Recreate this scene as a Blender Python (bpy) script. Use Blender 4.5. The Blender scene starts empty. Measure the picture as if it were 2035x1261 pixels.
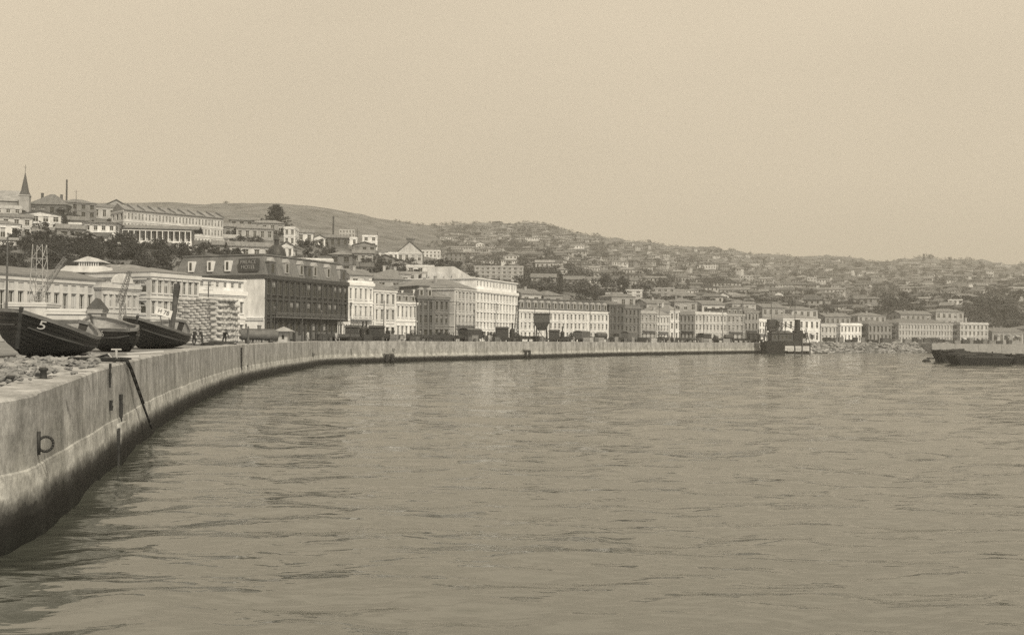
import bpy, bmesh, math, random
from mathutils import Vector, Matrix, noise
R = math.radians
rnd = random.Random(7)
scene = bpy.context.scene
COL = scene.collection

# ------------------------------------------------------------------ camera
FPX, CX, CY = 2100.0, 1017.5, 630.5            # focal length in photo pixels, image centre
EYE = Vector((0, 0, 5.0))
pitch, roll = math.atan(41 / FPX), 0.0075
F0 = Vector((0, math.cos(pitch), math.sin(pitch)))
U0 = Vector((0, -math.sin(pitch), math.cos(pitch)))
R0 = Vector((1, 0, 0))
CR = R0 * math.cos(roll) + U0 * math.sin(roll)
CU = -R0 * math.sin(roll) + U0 * math.cos(roll)
cd = bpy.data.cameras.new('camera'); cam = bpy.data.objects.new('camera', cd); COL.objects.link(cam)
cd.sensor_width = 36; cd.lens = 36 * FPX / 2035; cd.clip_start = 0.5; cd.clip_end = 12000
m = Matrix((CR, CU, -F0)).transposed().to_4x4(); m.translation = EYE
cam.matrix_world = m
scene.camera = cam

def P(px, py, d):
    "point seen at photo pixel (px,py) whose distance along +Y is d"
    v = F0 + CR * ((px - CX) / FPX) + CU * ((CY - py) / FPX)
    return EYE + v * (d / v.y)
def proj(p):
    v = Vector(p) - EYE
    return CX + FPX * v.dot(CR) / v.dot(F0), CY - FPX * v.dot(CU) / v.dot(F0)
def hy(px): return 671.5 + (px - CX) * roll
def gx(px, d): return P(px, hy(px), d).x

# ------------------------------------------------------------------ world and sun
SKY_BOOST = 0.7
SUN_DIR = Vector((0.50, -0.86, 0)).normalized(); SUN_EL = R(44)
w = bpy.data.worlds.new('World'); scene.world = w; w.use_nodes = True
nt = w.node_tree; nt.nodes.clear()
out = nt.nodes.new('ShaderNodeOutputWorld'); bg = nt.nodes.new('ShaderNodeBackground')
sky = nt.nodes.new('ShaderNodeTexSky'); sky.sky_type = 'NISHITA'; sky.sun_disc = False
sky.sun_elevation = SUN_EL; sky.sun_rotation = math.atan2(SUN_DIR.x, SUN_DIR.y)
sky.air_density = 1.0; sky.dust_density = 4.0; sky.altitude = 0
bw = nt.nodes.new('ShaderNodeRGBToBW')
veil = nt.nodes.new('ShaderNodeMath'); veil.operation = 'MULTIPLY_ADD'      # a bright overcast haze over the blue sky
veil.inputs[1].default_value = 0.16; veil.inputs[2].default_value = 6.6
geo = nt.nodes.new('ShaderNodeTexCoord')
nz = nt.nodes.new('ShaderNodeTexNoise'); nz.inputs['Scale'].default_value = 1.7; nz.inputs['Detail'].default_value = 6
mp = nt.nodes.new('ShaderNodeMapping'); mp.inputs['Scale'].default_value = (1, 1, 2.6)
mr = nt.nodes.new('ShaderNodeMapRange'); mr.inputs[1].default_value = .3; mr.inputs[2].default_value = .8
mr.inputs[3].default_value = 1.08; mr.inputs[4].default_value = 0.89
mul = nt.nodes.new('ShaderNodeMath'); mul.operation = 'MULTIPLY'
tint = nt.nodes.new('ShaderNodeMix'); tint.data_type = 'RGBA'; tint.blend_type = 'MULTIPLY'
tint.inputs[0].default_value = 1; tint.inputs[7].default_value = (1.0, 0.853, 0.645, 1)
L = nt.links.new
L(sky.outputs[0], bw.inputs[0]); L(bw.outputs[0], veil.inputs[0])
L(geo.outputs['Generated'], mp.inputs[0]); L(mp.outputs[0], nz.inputs['Vector']); L(nz.outputs['Fac'], mr.inputs[0])
# sky brightened overhead, ahead of the camera: added to lift the water's reflections
sp = nt.nodes.new('ShaderNodeSeparateXYZ'); L(geo.outputs['Generated'], sp.inputs[0])
def ramp(sock, a, b, lo, hi):
    r = nt.nodes.new('ShaderNodeMapRange'); r.interpolation_type = 'SMOOTHSTEP'; L(sock, r.inputs[0])
    for i_, v_ in enumerate((a, b, lo, hi)): r.inputs[i_ + 1].default_value = v_
    return r.outputs[0]
gl = nt.nodes.new('ShaderNodeMath'); gl.operation = 'MULTIPLY'; g0 = nt.nodes.new('ShaderNodeMath'); g0.operation = 'MULTIPLY'; L(ramp(sp.outputs[2], .31, .6, 0, 1), g0.inputs[0]); L(ramp(sp.outputs[2], .7, .95, 1, 0), g0.inputs[1])
L(g0.outputs[0], gl.inputs[0]); L(ramp(sp.outputs[1], .3, .7, 0, 1), gl.inputs[1])
g2 = nt.nodes.new('ShaderNodeMath'); g2.operation = 'MULTIPLY_ADD'; L(gl.outputs[0], g2.inputs[0]); g2.inputs[1].default_value = SKY_BOOST; g2.inputs[2].default_value = 1
g3 = nt.nodes.new('ShaderNodeMath'); g3.operation = 'MULTIPLY'; L(g2.outputs[0], g3.inputs[0]); L(mr.outputs[0], g3.inputs[1])
L(veil.outputs[0], mul.inputs[0]); L(g3.outputs[0], mul.inputs[1]); L(mul.outputs[0], tint.inputs[6])
L(tint.outputs[2], bg.inputs[0]); bg.inputs[1].default_value = 0.10
L(bg.outputs[0], out.inputs[0])
sd = bpy.data.lights.new('sun', 'SUN'); sd.energy = 4.2; sd.angle = R(1.2); sd.color = (1.0, 0.87, 0.66)
so = bpy.data.objects.new('sun', sd); COL.objects.link(so)
sv = Vector((SUN_DIR.x * math.cos(SUN_EL), SUN_DIR.y * math.cos(SUN_EL), math.sin(SUN_EL)))
so.rotation_euler = sv.to_track_quat('Z', 'Y').to_euler(); so.location = (40, -60, 120)
vs = scene.view_settings
vs.view_transform = 'Standard'; vs.look = 'None'; vs.exposure = 0.12; vs.gamma = 1; vs.use_curve_mapping = False
scene.cycles.use_denoising = False
scene.cycles.max_bounces = 6; scene.cycles.volume_bounces = 0

# ------------------------------------------------------------------ materials
MC = {}
def newmat(name):
    m = bpy.data.materials.new(name); m.use_nodes = True
    return m, m.node_tree, m.node_tree.nodes['Principled BSDF'], m.node_tree.links.new
def grey(t, g=0.0):
    "an albedo of lightness t; dark things a little greener, as the print tones them"
    k = max(0, 0.25 - t) * 0.35 + g
    return (t * (.965 - k * .35), t, t * (1.05 + k * .2), 1)
def mat(kind, t, rough=0.85, var=0.25, scale=0.6, stretch=(1, 1, 1), bump=0.0):
    key = (kind, round(t, 3), rough, var, scale, stretch, bump)
    if key in MC: return MC[key]
    m, nt, bs, L = newmat(kind)
    tc = nt.nodes.new('ShaderNodeTexCoord'); mp = nt.nodes.new('ShaderNodeMapping'); mp.inputs['Scale'].default_value = stretch
    n1 = nt.nodes.new('ShaderNodeTexNoise'); n1.inputs['Scale'].default_value = scale; n1.inputs['Detail'].default_value = 7; n1.inputs['Roughness'].default_value = .65
    cr = nt.nodes.new('ShaderNodeValToRGB')
    cr.color_ramp.elements[0].position = .3; cr.color_ramp.elements[0].color = grey(t * (1 - var))
    cr.color_ramp.elements[1].position = .7; cr.color_ramp.elements[1].color = grey(min(.9, t * (1 + var * .7)))
    L(tc.outputs['Object'], mp.inputs[0]); L(mp.outputs[0], n1.inputs['Vector']); L(n1.outputs['Fac'], cr.inputs[0])
    L(cr.outputs[0], bs.inputs['Base Color']); bs.inputs['Roughness'].default_value = rough
    bs.inputs['Specular IOR Level'].default_value = .25
    if bump:
        b = nt.nodes.new('ShaderNodeBump'); b.inputs['Strength'].default_value = bump; b.inputs['Distance'].default_value = .05
        L(n1.outputs['Fac'], b.inputs['Height']); L(b.outputs[0], bs.inputs['Normal'])
    MC[key] = m; return m
def plaster(t): return mat('plaster', t, .9, .38, .4, (1, 1, .4))
def trimm(t): return mat('trim', t, .85, .15, .8)
def roofm(t): return mat('roofing', t * .62, .8, .35, .9, (1.6, .3, .3))
def leafm(t): return mat('foliage', t, .95, .5, .35)
def wood(t): return mat('wood', t, .8, .4, 1.2, (.25, 2, 4))
def metal(t): return mat('dark_iron', t, .6, .35, 1.5)
def glassm():
    if 'glass' not in MC:
        m, nt, bs, L = newmat('window_glass')
        bs.inputs['Base Color'].default_value = (.035, .037, .033, 1); bs.inputs['Roughness'].default_value = .25
        MC['glass'] = m
    return MC['glass']

# ------------------------------------------------------------------ mesh helpers
class MB:
    def __init__(s): s.v = []; s.f = []; s.m = []
    def vert(s, p): s.v.append(tuple(p)); return len(s.v) - 1
    def face(s, pts, m=0):
        i = len(s.v); s.v += [tuple(p) for p in pts]; s.f.append(tuple(range(i, i + len(pts)))); s.m.append(m)
    def box(s, x0, x1, y0, y1, z0, z1, m=0):
        i = len(s.v)
        s.v += [(x0,y0,z0),(x1,y0,z0),(x1,y1,z0),(x0,y1,z0),(x0,y0,z1),(x1,y0,z1),(x1,y1,z1),(x0,y1,z1)]
        for f in ((3,2,1,0),(4,5,6,7),(0,1,5,4),(1,2,6,5),(2,3,7,6),(3,0,4,7)): s.f.append(tuple(i + k for k in f)); s.m.append(m)
    def hexa(s, b, t, m=0):
        "b, t: four bottom and four top points, counter-clockwise from above"
        i = len(s.v); s.v += [tuple(p) for p in b] + [tuple(p) for p in t]
        for f in ((3,2,1,0),(4,5,6,7),(0,1,5,4),(1,2,6,5),(2,3,7,6),(3,0,4,7)): s.f.append(tuple(i + k for k in f)); s.m.append(m)
    def bar(s, a, b, r, m=0, n=4, r2=None):
        a, b = Vector(a), Vector(b); d = (b - a)
        if d.length < 1e-6: return
        q = d.to_track_quat('Z', 'Y'); r2 = r if r2 is None else r2; i = len(s.v)
        for (c, rr) in ((a, r), (b, r2)):
            for k in range(n):
                an = 2 * math.pi * (k + .5) / n
                s.v.append(tuple(c + q @ Vector((rr * math.cos(an), rr * math.sin(an), 0))))
        for k in range(n):
            s.f.append((i + k, i + (k + 1) % n, i + n + (k + 1) % n, i + n + k)); s.m.append(m)
        s.f.append(tuple(i + k for k in reversed(range(n)))); s.m.append(m)
        s.f.append(tuple(i + n + k for k in range(n))); s.m.append(m)
    def tube(s, pts, r, m=0, n=6):
        for a, b in zip(pts, pts[1:]): s.bar(a, b, r, m, n)
    def lathe(s, prof, c=(0, 0, 0), n=16, m=0, ang=0):
        i = len(s.v)
        for (r, z) in prof:
            for k in range(n):
                a = ang + 2 * math.pi * k / n
                s.v.append((c[0] + r * math.cos(a), c[1] + r * math.sin(a), c[2] + z))
        for j in range(len(prof) - 1):
            for k in range(n):
                s.f.append((i + j*n + k, i + j*n + (k+1) % n, i + (j+1)*n + (k+1) % n, i + (j+1)*n + k)); s.m.append(m)
    def mesh(s, name, mats, smooth=False):
        me = bpy.data.meshes.new(name); me.from_pydata(s.v, [], s.f)
        for mm in (mats if isinstance(mats, (list, tuple)) else [mats]): me.materials.append(mm)
        me.polygons.foreach_set('material_index', s.m)
        if smooth: me.polygons.foreach_set('use_smooth', [True] * len(s.f))
        me.update(); return me
    def build(s, name, mats, parent=None, loc=(0,0,0), rz=0, smooth=False):
        return put(name, s.mesh(name, mats, smooth), parent, loc, rz)
def put(name, me, parent=None, loc=(0,0,0), rz=0):
    o = bpy.data.objects.new(name, me); COL.objects.link(o); o.location = loc; o.rotation_euler = (0, 0, rz)
    if parent is not None: o.parent = parent
    return o
def tag(o, label=None, cat=None, group=None, kind=None):
    for k, v in (('label', label), ('category', cat), ('group', group), ('kind', kind)):
        if v: o[k] = v
    return o
def thing(name, label, cat, loc=(0,0,0), rz=0, group=None):
    o = put(name, None, None, loc, rz); o.empty_display_size = .3
    return tag(o, label, cat, group)

# ------------------------------------------------------------------ quay line and terrain
QT = [(0,24.6,3.47),(100,28.7,3.58),(240,43,3.85),(360,68.6,4.0),(480,112,4.1),(600,162,4.2),(700,200,4.2),(1040,258,4.15),(1250,320,4.02),(1500,400,3.88),(1525,408,3.86)]
def lerp_tab(tab, x):
    if x <= tab[0][0]: return tab[0][1:]
    for a, b in zip(tab, tab[1:]):
        if x <= b[0]:
            t = (x - a[0]) / (b[0] - a[0])
            return tuple(p + (q - p) * t for p, q in zip(a[1:], b[1:]))
    return tab[-1][1:]
def catmull(pts, n):
    o = []
    for i in range(len(pts) - 1):
        p0, p1, p2, p3 = pts[max(i-1,0)], pts[i], pts[i+1], pts[min(i+2, len(pts)-1)]
        for k in range(n):
            t = k / n
            o.append(.5 * ((2*p1) + (p2-p0)*t + (2*p0-5*p1+4*p2-p3)*t*t + (3*p1-p0-3*p2+p3)*t**3))
    o.append(pts[-1]); return o
QPTS = [Vector((-11.5,-60,3.45)), Vector((-11.5,-15,3.45)), Vector((-11.4,8,3.45))] + [Vector((gx(p,d), d, z)) for p, d, z in QT]
QLINE = catmull(QPTS, 10)
QV = [q for q in QLINE if q.y > 20]
def quay_at(px):
    "front top edge point of the quay seen in photo column px"
    best = None
    for a, b in zip(QV, QV[1:]):
        pa, pb = proj(a)[0], proj(b)[0]
        if min(pa, pb) <= px <= max(pa, pb) and b.y > a.y:
            t = (px - pa) / (pb - pa) if pb != pa else 0
            best = a.lerp(b, t)
            if px < 560: return best
    return best if best is not None else QV[-1]
def quay_dir(px):
    a, b = quay_at(px - 2), quay_at(px + 2); t = (b - a); t.z = 0
    return t.normalized() if t.length > 1e-6 else Vector((0,1,0))
SHORE = [(1525,408),(1600,430),(1640,442),(1750,452),(1850,466),(2035,482),(2800,570)]
_qs = sorted((round(proj(q)[0], 1), q.y, q.z) for q in QV)
_env = {}
for px, y, z in [(lambda p: (p, quay_at(p).y, quay_at(p).z))(p) for p in range(0, 1526, 5)]: _env[px] = (px, y, z)
QTAB = [_env[k] for k in sorted(_env)]
def shore(px):
    if px < 0: return (24.6, 3.47)
    if px <= 1525: return lerp_tab(QTAB, px)
    return (lerp_tab(SHORE, px)[0], 3.9)
TERR = [  # px: foot depth, then (depth, photo y) of near slope, near shoulder, near crest, valley, far crest
 (-600,230,(300,510),(430,395),(600,380),(1000,400),(1600,398)),
 (-200,232,(290,515),(420,412),(560,392),(1000,405),(1550,402)),
 (0,236,(285,522),(420,430),(560,402),(900,425),(1500,408)),
 (120,240,(290,518),(420,432),(540,410),(900,430),(1500,405)),
 (200,246,(300,512),(420,450),(520,425),(900,440),(1500,404)),
 (300,256,(310,508),(410,470),(510,440),(900,450),(1500,402)),
 (400,285,(335,516),(420,490),(520,450),(900,455),(1500,407)),
 (450,300,(345,520),(420,496),(520,452),(900,455),(1500,404)),
 (550,310,(352,526),(425,502),(520,455),(900,457),(1550,403)),
 (650,320,(365,556),(435,518),(540,482),(900,482),(1600,414)),
 (750,330,(375,575),(445,538),(540,502),(900,500),(1650,434)),
 (850,345,(385,572),(455,548),(545,518),(900,518),(1600,447)),
 (920,355,(395,588),(465,568),(560,552),(900,530),(1600,448)),
 (1000,365,(410,602),(500,590),(620,570),(1000,510),(1600,447)),
 (1080,385,(440,602),(520,582),(650,562),(1000,510),(1600,445)),
 (1150,400,(455,606),(550,588),(680,566),(1050,520),(1650,464)),
 (1250,430,(485,612),(600,592),(750,570),(1100,530),(1700,482)),
 (1400,480,(545,622),(650,602),(820,580),(1200,545),(1800,494)),
 (1550,530,(605,632),(700,612),(880,590),(1300,555),(1900,511)),
 (1700,560,(645,637),(750,617),(950,595),(1350,560),(2000,517)),
 (1850,580,(665,632),(780,607),(980,585),(1400,555),(2050,520)),
 (2035,600,(685,622),(800,602),(1000,580),(1400,555),(2050,529)),
 (2900,640,(720,622),(840,602),(1000,587),(1400,567),(2050,548)),
]
def terr_col(px):
    if px <= TERR[0][0]: a = b = TERR[0]; t = 0
    elif px >= TERR[-1][0]: a = b = TERR[-1]; t = 0
    else:
        for a, b in zip(TERR, TERR[1:]):
            if px <= b[0]: break
        t = (px - a[0]) / (b[0] - a[0])
    mixf = lambda p, q: p + (q - p) * t
    col = [(mixf(a[1], b[1]), 4.0)]
    for p, q in zip(a[2:], b[2:]):
        d = mixf(p[0], q[0]); col.append((d, P(px, mixf(p[1], q[1]), d).z))
    d, z = col[-1]; col += [(d * 1.35, z * .80), (d * 2.2, z * .45)]
    return col
def tz(px, d):
    c = terr_col(px); sd, sz = shore(px)
    if d <= c[0][0]:
        t = min(1, max(0, (d - sd - 8) / 50)); z = sz + (4.0 - sz) * t
        return z - .03
    for (d0, z0), (d1, z1) in zip(c, c[1:]):
        if d <= d1: break
    t = min(1, (d - d0) / (d1 - d0)); z = z0 + (z1 - z0) * t
    x = gx(px, d); am = min(1, (d - c[0][0]) / 60) * min(1, abs(d - c[5][0]) / 80 + .25)
    amp = .012 if d < 650 else (.016 if px > 900 else .008)
    z += am * d * amp * .6 * noise.fractal(Vector((x / 90, d / 90, 3.1)), 1.0, 2.1, 4)
    return z
def dsolve(px, py, dmin=None, dmax=2300):
    "first distance at which the ground is seen at (px,py)"
    d = dmin or terr_col(px)[0][0]
    while d < dmax:
        if proj((gx(px, d), d, tz(px, d)))[1] <= py: return d
        d *= 1.006
    return dmax
# ------------------------------------------------------------------ ground, hills, water
def ground_material():
    m, nt, bs, L = newmat('hillside')
    tc = nt.nodes.new('ShaderNodeTexCoord'); sx = nt.nodes.new('ShaderNodeSeparateXYZ'); L(tc.outputs['Object'], sx.inputs[0])
    n1 = nt.nodes.new('ShaderNodeTexNoise'); n1.inputs['Scale'].default_value = .035; n1.inputs['Detail'].default_value = 9; n1.inputs['Roughness'].default_value = .7
    n2 = nt.nodes.new('ShaderNodeTexNoise'); n2.inputs['Scale'].default_value = .4; n2.inputs['Detail'].default_value = 6
    L(tc.outputs['Object'], n1.inputs['Vector']); L(tc.outputs['Object'], n2.inputs['Vector'])
    c1 = nt.nodes.new('ShaderNodeValToRGB'); e = c1.color_ramp.elements
    e[0].position = .38; e[0].color = grey(.07); e[1].position = .62; e[1].color = grey(.17)
    c2 = nt.nodes.new('ShaderNodeValToRGB'); e = c2.color_ramp.elements
    e[0].position = .3; e[0].color = grey(.11); e[1].position = .7; e[1].color = grey(.24)
    L(n1.outputs['Fac'], c1.inputs[0]); L(n2.outputs['Fac'], c2.inputs[0])
    mr = nt.nodes.new('ShaderNodeMapRange'); mr.inputs[1].default_value = 4.4; mr.inputs[2].default_value = 7
    L(sx.outputs['Z'], mr.inputs[0])
    mx = nt.nodes.new('ShaderNodeMix'); mx.data_type = 'RGBA'
    L(mr.outputs[0], mx.inputs[0]); L(c2.outputs[0], mx.inputs[6]); L(c1.outputs[0], mx.inputs[7])
    L(mx.outputs[2], bs.inputs['Base Color']); bs.inputs['Roughness'].default_value = .95; bs.inputs['Specular IOR Level'].default_value = .1
    b = nt.nodes.new('ShaderNodeBump'); b.inputs['Distance'].default_value = .6; b.inputs['Strength'].default_value = .5
    L(n2.outputs['Fac'], b.inputs['Height']); L(b.outputs[0], bs.inputs['Normal'])
    return m
def terrain():
    cols = list(range(-600, 0, 40)) + list(range(0, 760, 10)) + list(range(760, 2900, 14))
    NR = 130; V = []; Fc = []
    for px in cols:
        s = shore(px)[0] + .5; c = terr_col(px)
        ds = []
        stops = [s, s + 8, s + 58 if s + 58 < c[0][0] else c[0][0] - 1, c[0][0]] + [q[0] for q in c[1:]]
        cnt = [3, 6, 8, 22, 22, 20, 14, 30, 6, 4]
        for a, b, n in zip(stops, stops[1:], cnt): ds += [a + (b - a) * k / n for k in range(n)]
        ds.append(stops[-1])
        NR = len(ds)
        for d in ds: V.append((gx(px, d), d, tz(px, d)))
    for i in range(len(cols) - 1):
        for j in range(NR - 1):
            a = i * NR + j; Fc.append((a, a + NR, a + NR + 1, a + 1))
    me = bpy.data.meshes.new('ground'); me.from_pydata(V, [], Fc); me.materials.append(ground_material())
    me.polygons.foreach_set('use_smooth', [True] * len(Fc))
    tag(put('ground', me), 'rail yard ground rising into scrubby hillside behind the town', None, None, 'structure')
terrain()
def deck():
    mb = MB()
    q = [p for p in QLINE if p.y <= 28]
    for a, b in zip(q, q[1:]): mb.face([(a.x - 70, a.y, a.z - .035), (a.x - .4, a.y, a.z - .035), (b.x - .4, b.y, b.z - .035), (b.x - 70, b.y, b.z - .035)])
    tag(mb.build('quay_ground', mat('packed_earth', .2, .95, .4, .6)), None, None, None, 'structure')
deck()
def water():
    m, nt, bs, L = newmat('sea_water')
    bs.inputs['Base Color'].default_value = (.055, .060, .053, 1); bs.inputs['Roughness'].default_value = .06
    bs.inputs['IOR'].default_value = 2.05; bs.inputs['Specular IOR Level'].default_value = .5
    tc = nt.nodes.new('ShaderNodeTexCoord')
    def layer(scale, sx, sy, detail, rough, dist, rot):
        mp = nt.nodes.new('ShaderNodeMapping'); mp.inputs['Scale'].default_value = (sx, sy, 1); mp.inputs['Rotation'].default_value = (0, 0, rot)
        n = nt.nodes.new('ShaderNodeTexNoise'); n.inputs['Scale'].default_value = scale; n.inputs['Detail'].default_value = detail
        n.inputs['Roughness'].default_value = rough; n.inputs['Distortion'].default_value = .35
        L(tc.outputs['Object'], mp.inputs[0]); L(mp.outputs[0], n.inputs['Vector'])
        mu = nt.nodes.new('ShaderNodeMath'); mu.operation = 'MULTIPLY'; mu.inputs[1].default_value = dist
        L(n.outputs['Fac'], mu.inputs[0]); return mu
    a = layer(.3, .55, 1.0, 2, .5, .10, R(7)); b = layer(.8, .45, 1.0, 2, .5, .20, R(-4)); c = layer(2.3, .45, 1.0, 2, .5, .06, R(3))
    s1 = nt.nodes.new('ShaderNodeMath'); s2 = nt.nodes.new('ShaderNodeMath')
    L(a.outputs[0], s1.inputs[0]); L(b.outputs[0], s1.inputs[1]); L(s1.outputs[0], s2.inputs[0]); L(c.outputs[0], s2.inputs[1])
    # calmer and rougher patches
    pn = nt.nodes.new('ShaderNodeTexNoise'); pn.inputs['Scale'].default_value = .03; pn.inputs['Detail'].default_value = 3
    pm = nt.nodes.new('ShaderNodeMapping'); pm.inputs['Scale'].default_value = (.6, 1, 1); L(tc.outputs['Object'], pm.inputs[0]); L(pm.outputs[0], pn.inputs['Vector'])
    pr = nt.nodes.new('ShaderNodeMapRange'); pr.inputs[1].default_value = .3; pr.inputs[2].default_value = .7; pr.inputs[3].default_value = .45; pr.inputs[4].default_value = 1.15
    L(pn.outputs['Fac'], pr.inputs[0])
    bu = nt.nodes.new('ShaderNodeBump'); bu.inputs['Distance'].default_value = 1.0
    L(pr.outputs[0], bu.inputs['Strength']); L(s2.outputs[0], bu.inputs['Height']); L(bu.outputs[0], bs.inputs['Normal'])
    # a wave surface whose cells widen with distance from the basin's near corner, on a calm sheet half a metre below
    V = []; Fc = []; rows = []; d = 11.0
    while d < 640: rows.append(d); d *= 1.0088
    cols = [-620 + 7.0 * k for k in range(480)]
    for d in rows:
        for px in cols:
            x = (px - CX) / FPX * d
            h = .14 * noise.noise(Vector((x / 9.5, d / 6.0, 1.7))) + .15 * noise.noise(Vector((x / 3.6 + 9, d / 2.1, 4.2)))
            if d < 90: h += .075 * noise.noise(Vector((x / 1.5, d / .85, 8.8))) * min(1, (90 - d) / 40)
            V.append((x, d, h))
    n = len(cols)
    for i in range(len(rows) - 1):
        for j in range(n - 1): a = i * n + j; Fc.append((a, a + 1, a + n + 1, a + n))
    b = len(V); V += [(-60, -80, -.6), (900, -80, -.6), (900, 640, -.6), (-60, 640, -.6)]; Fc.append((b, b + 1, b + 2, b + 3))
    me = bpy.data.meshes.new('water'); me.from_pydata(V, [], Fc); me.materials.append(m); me.polygons.foreach_set('use_smooth', [True] * len(Fc))
    tag(put('water', me), 'rippled grey harbour water', None, None, 'structure')
water()

# ------------------------------------------------------------------ quay wall
def quay_material():
    m, nt, bs, L = newmat('quay_concrete')
    tc = nt.nodes.new('ShaderNodeTexCoord'); sx = nt.nodes.new('ShaderNodeSeparateXYZ'); L(tc.outputs['Object'], sx.inputs[0])
    def noi(scale, st, det=8, ro=.65):
        mp = nt.nodes.new('ShaderNodeMapping'); mp.inputs['Scale'].default_value = st; L(tc.outputs['Object'], mp.inputs[0])
        n = nt.nodes.new('ShaderNodeTexNoise'); n.inputs['Scale'].default_value = scale; n.inputs['Detail'].default_value = det; n.inputs['Roughness'].default_value = ro
        L(mp.outputs[0], n.inputs['Vector']); return n
    n1 = noi(1.1, (1, 1, .9)); n2 = noi(5.5, (1, 1, .8)); n3 = noi(.6, (1, 1, .2), 4); n4 = noi(1.1, (1, 1, 1), 5)
    c1 = nt.nodes.new('ShaderNodeValToRGB'); e = c1.color_ramp.elements
    e[0].position = .32; e[0].color = grey(.24); e[1].position = .68; e[1].color = grey(.46)
    L(n1.outputs['Fac'], c1.inputs[0])
    c2 = nt.nodes.new('ShaderNodeValToRGB'); e = c2.color_ramp.elements
    e[0].position = .3; e[0].color = (.5, .5, .5, 1); e[1].position = .6; e[1].color = (1, 1, 1, 1)
    L(n2.outputs['Fac'], c2.inputs[0])
    mx = nt.nodes.new('ShaderNodeMix'); mx.data_type = 'RGBA'; mx.blend_type = 'MULTIPLY'; mx.inputs[0].default_value = .8
    L(c1.outputs[0], mx.inputs[6]); L(c2.outputs[0], mx.inputs[7])
    c3 = nt.nodes.new('ShaderNodeValToRGB'); e = c3.color_ramp.elements
    e[0].position = .35; e[0].color = (.68, .68, .67, 1); e[1].position = .6; e[1].color = (1.1, 1.1, 1.1, 1)
    L(n3.outputs['Fac'], c3.inputs[0])
    mx2 = nt.nodes.new('ShaderNodeMix'); mx2.data_type = 'RGBA'; mx2.blend_type = 'MULTIPLY'; mx2.inputs[0].default_value = 1
    L(mx.outputs[2], mx2.inputs[6]); L(c3.outputs[0], mx2.inputs[7])
    # wet weed band at the waterline, paler band above it
    ad = nt.nodes.new('ShaderNodeMath'); ad.operation = 'MULTIPLY_ADD'; ad.inputs[1].default_value = -.9
    L(n4.outputs['Fac'], ad.inputs[0]); L(sx.outputs['Z'], ad.inputs[2])
    cz = nt.nodes.new('ShaderNodeValToRGB'); cz.color_ramp.elements[0].position = .0; cz.color_ramp.elements[0].color = (.035, .04, .035, 1)
    cz.color_ramp.elements[1].position = 1; cz.color_ramp.elements[1].color = (1, 1, 1, 1)
    for p, v in ((.2, .05), (.30, .13), (.37, .62), (.43, 1.35), (.52, 1.28), (.60, 1.0)):
        q = cz.color_ramp.elements.new(p); q.color = (v, v, v * .97, 1)
    mz = nt.nodes.new('ShaderNodeMapRange'); mz.inputs[1].default_value = -.6; mz.inputs[2].default_value = 2.6
    L(ad.outputs[0], mz.inputs[0]); L(mz.outputs[0], cz.inputs[0])
    mx3 = nt.nodes.new('ShaderNodeMix'); mx3.data_type = 'RGBA'; mx3.blend_type = 'MULTIPLY'; mx3.inputs[0].default_value = 1
    L(mx2.outputs[2], mx3.inputs[6]); L(cz.outputs[0], mx3.inputs[7]); L(mx3.outputs[2], bs.inputs['Base Color'])
    bs.inputs['Roughness'].default_value = .9; bs.inputs['Specular IOR Level'].default_value = .2
    b = nt.nodes.new('ShaderNodeBump'); b.inputs['Distance'].default_value = .04; b.inputs['Strength'].default_value = .7
    L(n2.outputs['Fac'], b.inputs['Height']); L(b.outputs[0], bs.inputs['Normal'])
    return m
QM = quay_material()
quay = thing('quay_wall', 'long curving concrete quay wall with iron mooring rings along the water', 'wall')
def wall_profile(zt): return [(-1.3, zt - .5), (-1.3, zt), (-.06, zt), (0, zt - .06), (.06, 1.72), (.10, 1.68), (.12, 1.58), (.16, 1.1), (.2, .6), (.2, .1), (.2, -.4), (.2, -1.2)]
def build_quay():
    pts = []          # resample every ~1.2 m
    acc = QLINE[0]; pts.append(acc.copy())
    for a, b in zip(QLINE, QLINE[1:]):
        n = max(1, int((b - a).length / 1.2))
        for k in range(1, n + 1): pts.append(a.lerp(b, k / n))
    joints = [212, 470, 488, 675, 845, 1045, 1172, 1300, 1425]
    cuts = []
    for j in joints:
        q = quay_at(j); cuts.append(min(range(len(pts)), key=lambda i: (pts[i] - q).length))
    cuts = sorted(set([0] + [i for i in cuts] + [len(pts) - 1]))
    def ring(i, shift=0):
        t = (pts[min(i + 1, len(pts) - 1)] - pts[max(i - 1, 0)]); t.z = 0; t.normalize(); n = Vector((t.y, -t.x, 0)); p = pts[i] + t * shift
        wob = .02 * noise.noise(Vector((i * .13, 0, 0)))
        return [(p.x + n.x * (a + wob), p.y + n.y * (a + wob), z + (.035 * noise.noise(Vector((i * .9, 3, 0))) if z > 3 and a > -.2 else .07 * noise.noise(Vector((i * .5, 9, z)))) ) for a, z in wall_profile(p.z)]
    for ci, (a, b) in enumerate(zip(cuts, cuts[1:])):
        mb = MB(); prev = None
        for i in range(a, b + 1):
            sh = .05 if i == a and ci else (-.05 if i == b and ci < len(cuts) - 2 else 0)
            r = ring(i, sh); base = len(mb.v); mb.v += r
            if prev is not None:
                for k in range(len(r) - 1):
                    mb.f.append((prev + k, base + k, base + k + 1, prev + k + 1)); mb.m.append(0)
            else: mb.f.append(tuple(base + k for k in range(len(r)))); mb.m.append(0)
            prev = base
        mb.f.append(tuple(prev + k for k in reversed(range(len(r))))); mb.m.append(0)
        mb.build('wall_panel', QM, quay)
build_quay()
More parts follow.
